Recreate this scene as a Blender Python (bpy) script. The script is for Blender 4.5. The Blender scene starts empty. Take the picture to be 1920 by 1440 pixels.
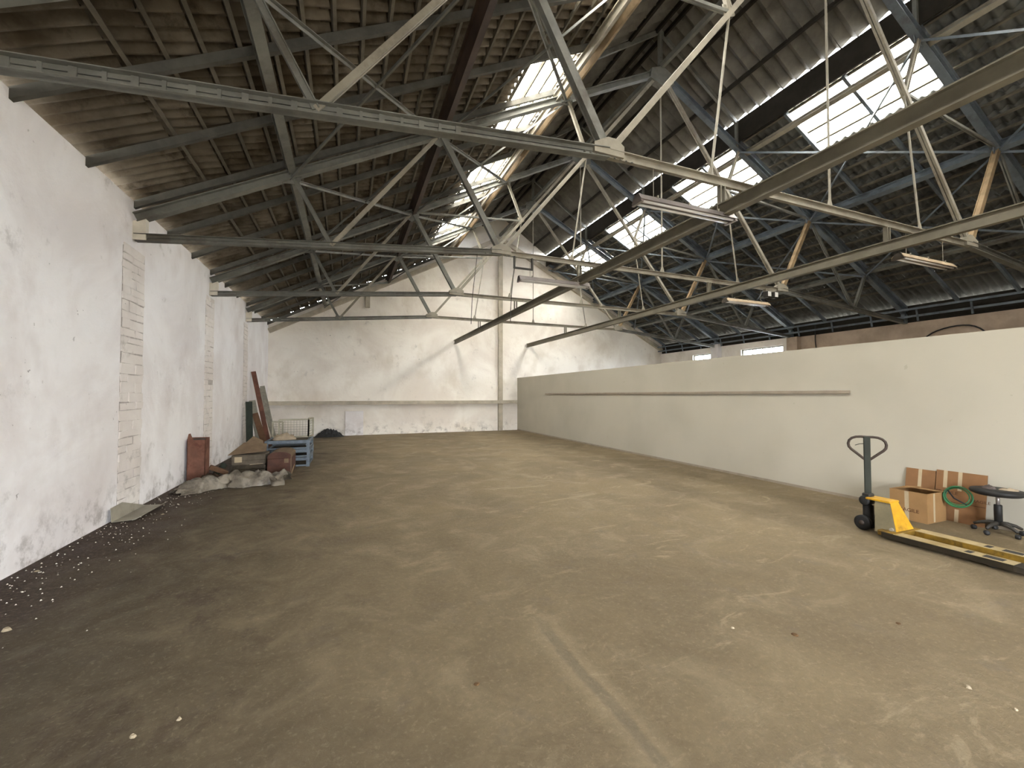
import bpy, math, random
from mathutils import Vector, Matrix

# ------------------------------------------------------------------ camera, sky, light, exposure
scene = bpy.context.scene
C = scene.collection
F_PX = 779.55
cam_d = bpy.data.cameras.new('camera')
cam_d.sensor_width = 36.0
cam_d.lens = F_PX * 36.0 / 1920.0
cam_d.clip_start = 0.05
cam = bpy.data.objects.new('camera', cam_d)
cam.location = (0, 0, 1.67)
cam.rotation_euler = (math.radians(90 + 1.512), 0, -0.3765)
C.objects.link(cam)
scene.camera = cam

SKY = 19.0
world = bpy.data.worlds.new('overcast_sky')
world.use_nodes = True
wn = world.node_tree.nodes
wn['Background'].inputs['Color'].default_value = (0.92, 0.97, 1.04, 1)
wn['Background'].inputs['Strength'].default_value = SKY
scene.world = world

vs = scene.view_settings
vs.view_transform = 'Standard'
vs.look = 'None'
vs.gamma = 1.0
vs.use_curve_mapping = False
vs.exposure = 1.10
try:
    scene.cycles.max_bounces = 6
    scene.cycles.diffuse_bounces = 4
    scene.cycles.glossy_bounces = 2
    scene.cycles.adaptive_threshold = .08
    scene.cycles.transparent_max_bounces = 8
    scene.cycles.sample_clamp_indirect = 12
    scene.cycles.use_denoising = True
except Exception:
    pass

def portal(name, loc, nrm, xdir, sx, sy):
    """a light portal in an opening: it only guides the sky's own light through that opening"""
    d = bpy.data.lights.new(name, 'AREA')
    d.shape = 'RECTANGLE'
    d.size, d.size_y = sx, sy
    d.cycles.is_portal = True
    o = bpy.data.objects.new(name, d)
    z = -Vector(nrm).normalized()
    x = Vector(xdir).normalized()
    y = z.cross(x)
    m = Matrix((x, y, z)).transposed().to_4x4()
    m.translation = Vector(loc)
    o.matrix_world = m
    C.objects.link(o)
    return o

# ------------------------------------------------------------------ measures of the hall
XL, XR = -2.89, 16.26          # side walls (inner faces)
YF, YB = -5.0, 18.48           # front and back walls (inner faces)
XC, ZC = 6.685, 9.158          # truss apex
ZH = 4.215                     # rafter line at the side walls
SL = (ZC - ZH) / (XC - XL)     # roof slope
ANG = math.atan(SL)
CA, SA = math.cos(ANG), math.sin(ANG)
Y1, S = 3.970, 3.566           # first truss in view and truss spacing
TR = [Y1 + S * k for k in range(4)]
XP, ZP = 7.58, 2.49            # partition
def zl(x): return ZH + SL * (x - XL)            # rafter line, left slope
def zr(x): return ZC - SL * (x - XC)            # right slope
def mx(x): return 2 * XC - x
R = random.Random(7)

# ------------------------------------------------------------------ mesh helpers
class MB:
    def __init__(s): s.v, s.f = [], []
    def add(s, vs_, fs_):
        n = len(s.v); s.v += [tuple(p) for p in vs_]; s.f += [tuple(n + i for i in f) for f in fs_]; return s
    def box(s, x0, x1, y0, y1, z0, z1, M=None):
        vs_ = [Vector((x, y, z)) for z in (z0, z1) for y in (y0, y1) for x in (x0, x1)]
        if M: vs_ = [M @ p for p in vs_]
        return s.add(vs_, [(0, 2, 3, 1), (4, 5, 7, 6), (0, 1, 5, 4), (2, 6, 7, 3), (0, 4, 6, 2), (1, 3, 7, 5)])
    def bevbox(s, x0, x1, y0, y1, z0, z1, b, M=None):
        # box with chamfered edges
        cx, cy, cz = (x0 + x1) / 2, (y0 + y1) / 2, (z0 + z1) / 2
        hx, hy, hz = (x1 - x0) / 2, (y1 - y0) / 2, (z1 - z0) / 2
        vs_, idx = [], {}
        for sx in (-1, 1):
            for sy in (-1, 1):
                for sz in (-1, 1):
                    for a in range(3):
                        h = [hx - b, hy - b, hz - b]; h[a] += b
                        idx[(sx, sy, sz, a)] = len(vs_)
                        vs_.append(Vector((cx + sx * h[0], cy + sy * h[1], cz + sz * h[2])))
        fs_ = []
        sg = (-1, 1)
        for a in range(3):
            for q in sg:
                ring = []
                o1, o2 = [k for k in range(3) if k != a]
                for (p1, p2) in ((-1, -1), (1, -1), (1, 1), (-1, 1)):
                    k = [0, 0, 0]; k[a] = q; k[o1] = p1; k[o2] = p2
                    ring.append(idx[(k[0], k[1], k[2], a)])
                fs_.append(tuple(ring))
        for a in range(3):
            o1, o2 = [k for k in range(3) if k != a]
            for p1 in sg:
                for p2 in sg:
                    k0 = [0, 0, 0]; k1 = [0, 0, 0]
                    k0[a], k1[a] = -1, 1
                    k0[o1] = k1[o1] = p1; k0[o2] = k1[o2] = p2
                    fs_.append((idx[(*k0, o1)], idx[(*k1, o1)], idx[(*k1, o2)], idx[(*k0, o2)]))
        for sx in sg:
            for sy in sg:
                for sz in sg:
                    fs_.append(tuple(idx[(sx, sy, sz, a)] for a in range(3)))
        if M: vs_ = [M @ p for p in vs_]
        return s.add(vs_, fs_)
    def bar(s, p0, p1, rects, up=(0, 0, 1)):
        """straight member from p0 to p1; rects = (side, up, width, height) pieces of its section"""
        p0, p1 = Vector(p0), Vector(p1)
        t = (p1 - p0).normalized()
        u = Vector(up)
        sd = t.cross(u)
        if sd.length < 1e-4: sd = t.cross(Vector((1, 0, 0)))
        sd.normalize(); u = sd.cross(t)
        for (a, b, w, h) in rects:
            vs_ = []
            for p in (p0, p1):
                for (i, j) in ((-1, -1), (1, -1), (1, 1), (-1, 1)):
                    vs_.append(p + sd * (a + i * w / 2) + u * (b + j * h / 2))
            s.add(vs_, [(0, 1, 2, 3), (7, 6, 5, 4), (0, 4, 5, 1), (1, 5, 6, 2), (2, 6, 7, 3), (3, 7, 4, 0)])
        return s
    def tube(s, pts, r, n=8, closed=False, radii=None):
        pts = [Vector(p) for p in pts]
        m = len(pts)
        base = len(s.v)
        prev = None
        for i, p in enumerate(pts):
            if closed: t = pts[(i + 1) % m] - pts[i - 1]
            else: t = pts[min(i + 1, m - 1)] - pts[max(i - 1, 0)]
            t.normalize()
            if prev is None:
                a = Vector((0, 0, 1)) if abs(t.z) < .9 else Vector((1, 0, 0))
                u = t.cross(a).normalized()
            else:
                u = (prev - t * prev.dot(t)).normalized()
            prev = u
            w = t.cross(u)
            rr = radii[i] if radii else r
            for k in range(n):
                q = 2 * math.pi * k / n
                s.v.append(tuple(p + u * (rr * math.cos(q)) + w * (rr * math.sin(q))))
        for i in range(m if closed else m - 1):
            j = (i + 1) % m
            for k in range(n):
                l = (k + 1) % n
                s.f.append((base + i * n + k, base + i * n + l, base + j * n + l, base + j * n + k))
        if not closed:
            s.f.append(tuple(base + k for k in reversed(range(n))))
            s.f.append(tuple(base + (m - 1) * n + k for k in range(n)))
        return s
    def prism(s, poly, axis, a0, a1):
        """polygon in the plane across 'axis' (x: (y,z), y: (x,z), z: (x,y)) pushed from a0 to a1"""
        def P(q, a):
            return (a, q[0], q[1]) if axis == 'x' else (q[0], a, q[1]) if axis == 'y' else (q[0], q[1], a)
        n = len(poly)
        vs_ = [P(q, a0) for q in poly] + [P(q, a1) for q in poly]
        fs_ = [tuple(range(n)), tuple(reversed(range(n, 2 * n)))] + [(i, i + n, (i + 1) % n + n, (i + 1) % n) for i in range(n)]
        return s.add(vs_, fs_)
    def lathe(s, prof, n=20, M=None):
        base = len(s.v)
        for (r, z) in prof:
            for k in range(n):
                q = 2 * math.pi * k / n
                p = Vector((r * math.cos(q), r * math.sin(q), z))
                s.v.append(tuple(M @ p if M else p))
        for i in range(len(prof) - 1):
            for k in range(n):
                l = (k + 1) % n
                s.f.append((base + i * n + k, base + i * n + l, base + (i + 1) * n + l, base + (i + 1) * n + k))
        s.f.append(tuple(base + k for k in reversed(range(n))))
        s.f.append(tuple(base + (len(prof) - 1) * n + k for k in range(n)))
        return s
    def mesh(s, name, off=(0, 0, 0)):
        me = bpy.data.meshes.new(name)
        o = Vector(off)
        me.from_pydata([tuple(Vector(p) - o) for p in s.v], [], s.f)
        me.validate()
        me.update()
        import bmesh
        b = bmesh.new(); b.from_mesh(me)
        bmesh.ops.recalc_face_normals(b, faces=b.faces)
        b.to_mesh(me); b.free()
        return me

WORLD = {}
def wpos(o): return WORLD[o.name] if o is not None else Vector((0, 0, 0))

def empty(name, loc=(0, 0, 0)):
    o = bpy.data.objects.new(name, None)
    o.location = loc
    o.empty_display_size = .2
    C.objects.link(o)
    WORLD[o.name] = Vector(loc)
    return o

def build(name, mb, mat_, parent=None, smooth=False, origin=None):
    """mesh given in world coordinates -> object, local to its parent"""
    pw = wpos(parent)
    og = Vector(origin) if origin is not None else pw
    me = mb.mesh(name, og)
    me.materials.append(mat_)
    if smooth:
        for p in me.polygons: p.use_smooth = True
    o = bpy.data.objects.new(name, me)
    C.objects.link(o)
    if parent is not None: o.parent = parent
    o.location = og - pw
    WORLD[o.name] = og
    return o

def place(name, me, parent, loc, rot=(0, 0, 0), scale=(1, 1, 1)):
    """object on shared mesh data"""
    o = bpy.data.objects.new(name, me)
    C.objects.link(o)
    if parent is not None: o.parent = parent
    o.location = Vector(loc) - wpos(parent)
    o.rotation_euler = rot
    o.scale = scale
    WORLD[o.name] = Vector(loc)
    return o

def tag(o, label=None, cat=None, group=None, kind=None):
    if label: o['label'] = label
    if cat: o['category'] = cat
    if group: o['group'] = group
    if kind: o['kind'] = kind
    return o

def copy_tree(o, parent=None, skip=()):
    c = o.copy(); C.objects.link(c); c.parent = parent
    WORLD[c.name] = WORLD[o.name]
    for ch in [x for x in bpy.data.objects if x.parent == o]:
        if ch.name.split('.')[0] not in skip: copy_tree(ch, c, skip)
    return c

# ------------------------------------------------------------------ procedural materials
def srgb(r, g, b):
    f = lambda c: (c / 255 / 12.92) if c / 255 <= .04045 else ((c / 255 + .055) / 1.055) ** 2.4
    return (f(r), f(g), f(b), 1)

class MT:
    def __init__(s, name):
        s.m = bpy.data.materials.new(name); s.m.use_nodes = True
        s.nt = s.m.node_tree; s.n = s.nt.nodes; s.l = s.nt.links
        s.b = s.n['Principled BSDF']
        s.pos = s.n.new('ShaderNodeNewGeometry').outputs['Position']
    def sock(s, a, b): s.l.new(b, a)
    def mapping(s, scale=(1, 1, 1), loc=(0, 0, 0), src=None):
        m = s.n.new('ShaderNodeMapping')
        s.l.new(src or s.pos, m.inputs['Vector'])
        m.inputs['Scale'].default_value = scale; m.inputs['Location'].default_value = loc
        return m.outputs['Vector']
    def noise(s, scale, detail=4, rough=.55, vec=None, dist=0.0):
        t = s.n.new('ShaderNodeTexNoise')
        t.inputs['Scale'].default_value = scale; t.inputs['Detail'].default_value = detail
        t.inputs['Roughness'].default_value = rough; t.inputs['Distortion'].default_value = dist
        s.l.new(vec or s.pos, t.inputs['Vector'])
        return t.outputs['Fac']
    def voro(s, scale, vec=None, feature='DISTANCE_TO_EDGE'):
        t = s.n.new('ShaderNodeTexVoronoi'); t.feature = feature
        t.inputs['Scale'].default_value = scale
        s.l.new(vec or s.pos, t.inputs['Vector'])
        return t.outputs['Distance']
    def ramp(s, fac, a, b, lo=0.0, hi=1.0):
        """remap fac from [a,b] to [lo,hi], smooth"""
        t = s.n.new('ShaderNodeMapRange'); t.interpolation_type = 'SMOOTHSTEP'
        s.l.new(fac, t.inputs['Value'])
        t.inputs['From Min'].default_value = a; t.inputs['From Max'].default_value = b
        t.inputs['To Min'].default_value = lo; t.inputs['To Max'].default_value = hi
        return t.outputs['Result']
    def math(s, op, a, b):
        t = s.n.new('ShaderNodeMath'); t.operation = op
        for i, q in enumerate((a, b)):
            if isinstance(q, (int, float)): t.inputs[i].default_value = q
            else: s.l.new(q, t.inputs[i])
        return t.outputs[0]
    def mix(s, fac, a, b):
        t = s.n.new('ShaderNodeMix'); t.data_type = 'RGBA'
        if isinstance(fac, (int, float)): t.inputs[0].default_value = fac
        else: s.l.new(fac, t.inputs[0])
        for i, q in ((6, a), (7, b)):
            if isinstance(q, tuple): t.inputs[i].default_value = q
            else: s.l.new(q, t.inputs[i])
        return t.outputs[2]
    def xyz(s):
        t = s.n.new('ShaderNodeSeparateXYZ'); s.l.new(s.pos, t.inputs[0]); return t.outputs
    def rnd(s): return s.n.new('ShaderNodeObjectInfo').outputs['Random']
    def color(s, c):
        if isinstance(c, tuple): s.b.inputs['Base Color'].default_value = c
        else: s.l.new(c, s.b.inputs['Base Color'])
        return s
    def rough(s, r, metal=0.0, spec=.5):
        if isinstance(r, (int, float)): s.b.inputs['Roughness'].default_value = r
        else: s.l.new(r, s.b.inputs['Roughness'])
        s.b.inputs['Metallic'].default_value = metal
        s.b.inputs['Specular IOR Level'].default_value = spec
        return s
    def bump(s, h, strength=.4, dist=.02):
        t = s.n.new('ShaderNodeBump')
        t.inputs['Strength'].default_value = strength; t.inputs['Distance'].default_value = dist
        s.l.new(h, t.inputs['Height']); s.l.new(t.outputs[0], s.b.inputs['Normal'])
        return s

def simple(name, col, rough=.6, metal=0.0, var=.25, scale=6.0, bump=.15, spec=.4, dirt=None):
    m = MT(name)
    n = m.noise(scale, 6, .65)
    dk = tuple(c * (1 - var) for c in col[:3]) + (1,)
    lt = tuple(min(1, c * (1 + var * .6)) for c in col[:3]) + (1,)
    c = m.mix(m.ramp(n, .3, .7), dk, lt)
    if dirt:
        c = m.mix(m.ramp(m.noise(scale * .45, 8, .7), .48, .68), c, dirt)
    m.color(c).rough(rough, metal, spec)
    if bump: m.bump(m.noise(scale * 6, 5, .6), bump, .01)
    return m.m

# left wall: patchy old whitewash with grey and pinkish stains and small damage
def plaster_white(name, tone=(245, 243, 243), stain=(212, 203, 200), grime=.42):
    m = MT(name)
    v = m.mapping((.55, .55, .55))
    big = m.noise(1.0, 6, .6, v, .6)
    str_ = m.noise(1.0, 5, .6, m.mapping((.9, .9, .6), (3, 1, 7)))
    fine = m.noise(9, 8, .7)
    c = m.mix(m.ramp(big, .38, .66), srgb(*tone), srgb(tone[0] - 15, tone[1] - 18, tone[2] - 19))
    c = m.mix(m.math('MULTIPLY', m.ramp(str_, .52, .74), .55), c, srgb(*stain))
    c = m.mix(m.math('MULTIPLY', m.ramp(m.noise(2.2, 9, .72, m.mapping((1, 1, 1), (9, 4, 2))), .58, .76), grime), c, srgb(118, 110, 100))
    # dark spots where the coat has chipped
    sp = m.math('MULTIPLY', m.ramp(m.noise(14, 3, .5), .70, .76), m.ramp(m.noise(1.1, 3, .5, m.mapping((1, 1, 1), (2, 8, 5))), .5, .62))
    c = m.mix(m.math('MULTIPLY', sp, .65), c, srgb(96, 88, 80))
    # splash zone of dirt just above the floor
    z = m.xyz()[2]
    low = m.math('MULTIPLY', m.ramp(z, .0, .75, 1, 0), m.ramp(m.noise(3.5, 8, .7), .47, .66))
    c = m.mix(m.math('MULTIPLY', low, .55), c, srgb(112, 100, 88))
    m.color(c).rough(.92, 0, .2)
    h = m.math('ADD', m.math('MULTIPLY', big, 1.2), m.math('MULTIPLY', fine, .35))
    m.bump(h, .55, .05)
    return m.m

M_WALL = plaster_white('whitewashed_plaster')
M_BACK = plaster_white('grubby_back_plaster', (247, 242, 233), (208, 197, 180), .4)
M_BRICKW = plaster_white('whitewashed_brick', (236, 231, 226), (184, 174, 168), .6)

def m_partition():
    m = MT('cream_partition_paint')
    c = m.mix(m.ramp(m.noise(.6, 4, .5), .35, .7), srgb(184, 178, 162), srgb(175, 169, 153))
    sp = m.math('MULTIPLY', m.ramp(m.noise(7, 3, .5), .71, .76), .35)
    c = m.mix(sp, c, srgb(150, 140, 122))
    m.color(c).rough(.75, 0, .3); m.bump(m.noise(40, 4, .6), .08, .01)
    return m.m
M_PART = m_partition()

def m_floor():
    m = MT('worn_concrete')
    x, y, z = m.xyz()
    big = m.noise(.45, 7, .62, None, .5)
    mid = m.noise(1.7, 8, .66, m.mapping((1, 1, 1), (5, 2, 0)), .7)
    fine = m.noise(26, 8, .75)
    c = m.mix(m.ramp(big, .36, .64), srgb(115, 100, 75), srgb(130, 114, 86))
    c = m.mix(m.math('MULTIPLY', m.ramp(mid, .50, .70), .6), c, srgb(142, 126, 98))
    c = m.mix(m.math('MULTIPLY', m.ramp(m.noise(2.6, 9, .7, m.mapping((1, 1, 1), (1, 7, 0))), .55, .70), .5), c, srgb(112, 100, 86))
    # pale scuffed streaks, mostly on the right of the hall
    st = m.ramp(m.noise(1.0, 9, .72, m.mapping((1.2, 3.2, 1), (4, 9, 0)), 1.2), .56, .66)
    st = m.math('MULTIPLY', st, m.ramp(x, -.5, 3.0, .15, 1))
    c = m.mix(m.math('MULTIPLY', st, .42), c, srgb(172, 156, 126))
    # veins of cement
    v = m.ramp(m.voro(1.5, m.mapping((1, 1, 1), (.3, .2, 0))), .0, .025, 1, 0)
    v = m.math('MULTIPLY', v, m.ramp(m.noise(1.4, 4, .6, m.mapping((1, 1, 1), (8, 1, 0))), .48, .62))
    c = m.mix(m.math('MULTIPLY', v, .0), c, srgb(196, 182, 154))
    # olive grey film on the left half
    gr = m.math('MULTIPLY', m.ramp(m.math('ADD', x, m.math('MULTIPLY', mid, 2.4)), -1.2, 2.6, 1, 0), .75)
    c = m.mix(gr, c, m.mix(m.ramp(mid, .35, .65), srgb(58, 50, 36), srgb(74, 65, 49)))
    # brown earth swept along the left wall
    e = m.math('ADD', x, m.math('MULTIPLY', m.noise(1.3, 8, .7, m.mapping((1, .5, 1), (0, 3, 0))), 2.2))
    c = m.mix(m.ramp(e, -1.6, -.45, 1, 0), c, m.mix(m.ramp(fine, .35, .7), srgb(52, 39, 30), srgb(76, 60, 47)))
    e2 = m.math('MULTIPLY', m.ramp(x, -1.4, .9, 1, 0), m.ramp(m.noise(1.9, 8, .72, m.mapping((1, .7, 1), (6, 1, 0))), .53, .64))
    c = m.mix(m.math('MULTIPLY', e2, .6), c, srgb(60, 45, 34))
    gx = m.math('ABSOLUTE', m.math('SUBTRACT', m.math('ADD', x, m.math('MULTIPLY', m.noise(2.0, 4, .6), .12)), 1.39), 0)
    gy = m.math('MULTIPLY', m.ramp(y, 1.35, 1.6), m.ramp(y, 2.6, 2.95, 1, 0))
    grv = m.math('MULTIPLY', m.ramp(gx, .02, .055, 1, 0), gy)
    rim = m.math('MULTIPLY', m.ramp(gx, .05, .16, 1, 0), gy)
    c = m.mix(m.math('MULTIPLY', rim, .35), c, srgb(164, 148, 118))
    c = m.mix(m.math('MULTIPLY', grv, .5), c, srgb(104, 92, 74))
    gra = m.ramp(m.noise(17, 9, .82, m.mapping((1, 1, 1), (7, 7, 0)), .4), .36, .64)
    c = m.mix(m.math('MULTIPLY', gra, .30), c, m.mix(.5, c, srgb(52, 44, 34)))
    c = m.mix(m.math('MULTIPLY', m.ramp(m.noise(31, 8, .8, m.mapping((1, 1, 1), (1, 5, 0)), .5), .52, .66), .22), c, srgb(188, 172, 142))
    pit = m.ramp(m.noise(38, 6, .7, m.mapping((1, 1, 1), (2, 2, 0))), .62, .72)
    c = m.mix(m.math('MULTIPLY', pit, .5), c, srgb(70, 60, 48))
    c = m.mix(m.math('MULTIPLY', m.ramp(fine, .58, .75), .25), c, srgb(84, 74, 62))
    m.color(c).rough(m.ramp(mid, .3, .7, .82, .62), 0, .35)
    h = m.math('ADD', m.math('MULTIPLY', m.noise(7, 9, .72), .8), m.math('MULTIPLY', fine, .55))
    h = m.math('SUBTRACT', h, m.math('MULTIPLY', grv, .25))
    m.bump(h, .9, .03)
    return m.m
M_FLOOR = m_floor()

def m_sheet():
    m = MT('fibre_cement_sheet')
    r = m.rnd()
    n = m.noise(1.3, 7, .65)
    base = m.mix(r, srgb(94, 86, 74), srgb(120, 111, 97))
    c = m.mix(m.ramp(n, .42, .68), base, srgb(70, 60, 46))
    c = m.mix(m.math('MULTIPLY', m.ramp(m.noise(2.4, 8, .7, m.mapping((1, 1, 1), (3, 3, 1))), .52, .68), .7), c, srgb(48, 39, 26))
    m.color(c).rough(.95, 0, .15); m.bump(m.noise(30, 5, .7), .2, .01)
    return m.m
M_SHEET = m_sheet()
M_SHEETR = simple('grey_fibre_cement', srgb(100, 100, 96), .95, 0, .3, 1.6, .15, .15, srgb(70, 69, 64))
M_LSHEET = simple('lantern_sheet_grey', srgb(112, 108, 99), .9, 0, .3, 2.0, .15, .2)

def m_sky_sheet():
    m = MT('translucent_yellowed_plastic')
    out = m.n['Material Output']
    tr = m.n.new('ShaderNodeBsdfTransparent')
    tl = m.n.new('ShaderNodeBsdfTranslucent')
    tr.inputs['Color'].default_value = (1.0, .975, .93, 1)
    d = m.ramp(m.noise(3.2, 8, .72), .50, .72)
    tlc = m.mix(d, (1.0, .94, .82, 1), (.75, .58, .36, 1))
    m.l.new(tlc, tl.inputs['Color'])
    mx_ = m.n.new('ShaderNodeMixShader')
    m.l.new(m.ramp(d, 0, 1, .22, .75), mx_.inputs[0])
    m.l.new(tr.outputs[0], mx_.inputs[1]); m.l.new(tl.outputs[0], mx_.inputs[2])
    m.l.new(mx_.outputs[0], out.inputs['Surface'])
    return m.m
M_SKYS = m_sky_sheet()

def m_glass():
    m = MT('dusty_window_glass')
    out = m.n['Material Output']
    tr = m.n.new('ShaderNodeBsdfTransparent'); gl = m.n.new('ShaderNodeBsdfGlossy')
    tr.inputs['Color'].default_value = (.9, .95, 1, 1); gl.inputs['Roughness'].default_value = .08
    mx_ = m.n.new('ShaderNodeMixShader'); mx_.inputs[0].default_value = .08
    m.l.new(tr.outputs[0], mx_.inputs[1]); m.l.new(gl.outputs[0], mx_.inputs[2])
    m.l.new(mx_.outputs[0], out.inputs['Surface'])
    return m.m
M_GLASS = m_glass()

M_STEEL = simple('grey_painted_steel', srgb(116, 116, 109), .55, 0, .25, 3.0, .1, .4, srgb(88, 83, 74))
M_STEELL = simple('pale_grey_steel', srgb(146, 140, 126), .6, 0, .2, 3.0, .1, .4, srgb(116, 108, 94))
M_STEELCOOL = simple('steel_in_window_light', srgb(104, 113, 120), .5, 0, .25, 3.0, .1, .45, srgb(76, 80, 84))  # right-hand steel: the windows' cool light put into the colour
M_BROWN = simple('dark_brown_steel', srgb(62, 48, 38), .7, 0, .3, 3.0, .1, .3)
M_CHEV = simple('chevron_timber', srgb(88, 86, 80), .8, 0, .25, 4.0, .1, .2)
M_BATT = simple('batten_timber', srgb(106, 100, 88), .85, 0, .25, 4.0, .1, .2)
M_OCHRE = simple('ochre_wood_and_lit_strut', srgb(142, 122, 94), .8, 0, .25, 4.0, .15, .2)
M_KERB = simple('tarred_kerb_board', srgb(46, 42, 36), .9, 0, .2, 4.0, .1, .2)
M_PALE = simple('pale_concrete', srgb(222, 215, 200), .9, 0, .18, 3.0, .2, .2)
M_POST = simple('aged_grey_concrete', srgb(184, 175, 158), .9, 0, .18, 3.0, .2, .2)
M_MORTAR = simple('grey_crumbling_mortar', srgb(186, 178, 172), .95, 0, .3, 8, .3, .1)
M_BROWNW = simple('brown_grey_render', srgb(178, 160, 142), .95, 0, .2, 1.5, .3, .15)
M_BEAM = simple('olive_grey_beam', srgb(112, 106, 90), .6, 0, .2, 2.5, .1, .4)
M_RAIL = simple('brown_rail_paint', srgb(150, 138, 122), .7, 0, .15, 5, .05)
M_DIRT = simple('brown_earth', srgb(72, 58, 47), 1.0, 0, .35, 20, .4, .1)
M_GROUND = simple('yard_gravel', srgb(150, 145, 135), 1.0, 0, .2, 4, .2, .1)

# ------------------------------------------------------------------ the shell
def structure(name, parent=None):
    return tag(empty(name), kind='structure')

fl = MB().box(XL - .3, XR + .3, YF - .3, YB + .3, -.2, 0)
tag(build('floor', fl, M_FLOOR), kind='structure')
gnd = MB().box(-40, 60, -60, 70, -.5, -.21)
tag(build('ground', gnd, M_GROUND), kind='structure')

# left wall with a sloping head under the sheets
wl = structure('wall_left')
o = MB().prism([(XL, 0), (XL, zl(XL) + .245), (XL - .3, zl(XL - .3) + .245), (XL - .3, 0)], 'y', YF - .3, YB + .3)
build('plaster', o, M_WALL, wl)
# rough brick piers, whitewashed, under the truss ends
def pier(yc, w, ztop, individually):
    build('pier_core', MB().box(XL - .05, XL + .002, yc - w / 2, yc + w / 2, 0, ztop - .1), M_MORTAR, wl)
    z = 0.0; row = 0
    joined = MB()
    while z < ztop - .06:
        hgt = R.uniform(.085, .15)
        edges = [yc - w / 2 + R.uniform(-.012, .012)]
        e = edges[0] + (w * R.uniform(.28, .42) if row % 2 else w * R.uniform(.55, .68))
        edges += [e, yc + w / 2 + R.uniform(-.012, .012)]
        for a, b in zip(edges, edges[1:]):
            if R.random() < .015: continue
            px = R.uniform(.001, .013)
            mb = MB()
            g = R.uniform(.001, .007)
            mb.bevbox(XL - .02, XL + .004 + px, a + g, b - g, z + .002, z + hgt - .003, .006)
            # knock the block out of square
            mb.v = [(p[0] + R.uniform(-.004, .004), p[1] + R.uniform(-.016, .016), p[2] + R.uniform(-.012, .012)) for p in mb.v]
            if individually: build('brick', mb, M_BRICKW, wl)
            else: joined.add(mb.v, mb.f)
        z += hgt + .004; row += 1
    if joined.v: tag(build('brickwork', joined, M_BRICKW, wl), kind='stuff')
pier(TR[1] + .02, .66, 3.84, True)
pier(TR[2] + .02, .60, 3.84, True)
pier(TR[3] + .0, .52, 3.84, False)

# back wall, gabled, with raking beams, centre post and a ledge
wb = structure('wall_back')
GT = .235
LZ, LE = 10.22, 2.47           # lantern ridge height and half width
KERBZ = 8.62
GT = .325
gable = [(XL - .3, 0), (XL - .3, zl(XL - .3) + GT), (XC - LE, zl(XC - LE) + GT), (XC - LE, KERBZ - .02), (XC, LZ + .02),
         (XC + LE, KERBZ - .02), (XC + LE, zr(XC + LE) + GT + .07), (XR + .3, zr(XR + .3) + GT + .07), (XR + .3, 0)]
build('plaster', MB().prism(gable, 'y', YB, YB + .3), M_BACK, wb)
for sgn in (0, 1):
    f = (lambda x: x) if sgn == 0 else mx
    mb = MB().bar((f(XL + .02), YB - .07, zl(XL) - .06), (f(XC), YB - .07, ZC - .06), [(0, 0, .14, .18)])
    build('raking_beam', mb, M_POST, wb)
build('gable_post', MB().box(XC - .10, XC + .10, YB - .14, YB + .02, 0, 9.0), M_POST, wb)
build('ledge', MB().box(XL + .01, XP - .08, YB - .2, YB + .01, 1.27, 1.42), M_POST, wb)
build('stub_post', MB().box(.66, .84, YB - .16, YB + .01, 5.35, 6.02), M_POST, wb)

# right wall beyond the partition: brown render near, pale plaster past the third truss, two windows
wr = structure('wall_right')
zt = zl(XL) + .245
W1, W2, WZ0, WZ1 = (11.50, 13.42), (15.05, 16.2), 2.3, 3.68
build('render', MB().box(XR, XR + .3, YF - .3, TR[2] - .06, 0, 3.92), M_BROWNW, wr)
mb = MB()
mb.box(XR, XR + .3, TR[2] - .06, YB + .3, 0, WZ0)
mb.box(XR, XR + .3, TR[2] - .06, YB + .3, WZ1, 3.95)
for a, b in ((TR[2] - .06, W1[0]), (W1[1], W2[0]), (W2[1], YB + .3)): mb.box(XR, XR + .3, a, b, WZ0, WZ1)
build('plaster', mb, M_BACK, wr)
build('wall_head', MB().prism([(XR + .06, 3.9), (XR + .06, zt), (XR + .3, zl(XL - .3) + .245), (XR + .3, 3.9)], 'y', YF - .3, YB + .3), M_KERB, wr)
build('pier', MB().bevbox(XR - .22, XR + .05, TR[3] - .22, TR[3] + .22, 0, 4.12, .01), M_WALL, wr)
build('pier', MB().bevbox(XR - .22, XR + .05, TR[2] - .32, TR[2] + .1, 0, 3.92, .01), M_BROWNW, wr)
for i, (a, b) in enumerate((W1, W2)):
    w = tag(empty('window_%d' % (i + 1), (XR + .1, (a + b) / 2, WZ0)), kind='structure')
    mb = MB()
    mb.box(XR + .08, XR + .14, a, b, WZ0, WZ0 + .06).box(XR + .08, XR + .14, a, b, WZ1 - .05, WZ1)
    mb.box(XR + .08, XR + .14, a, a + .05, WZ0, WZ1).box(XR + .08, XR + .14, b - .05, b, WZ0, WZ1)
    build('frame', mb, M_STEELL, w)
    n = 4 if i == 0 else 2
    for k in range(n):
        y0, y1 = a + .05 + (b - a - .1) * k / n, a + .05 + (b - a - .1) * (k + 1) / n
        build('pane', MB().box(XR + .108, XR + .112, y0, y1, WZ0 + .06, WZ1 - .05), M_GLASS, w)
        if k: build('glazing_bar', MB().box(XR + .09, XR + .13, y0 - .014, y0 + .014, WZ0 + .06, WZ1 - .05), M_STEELL, w)
    portal('window_portal', (XR + .32, (a + b) / 2, (WZ0 + WZ1) / 2), (-1, 0, 0), (0, 1, 0), b - a, WZ1 - WZ0)

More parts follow.
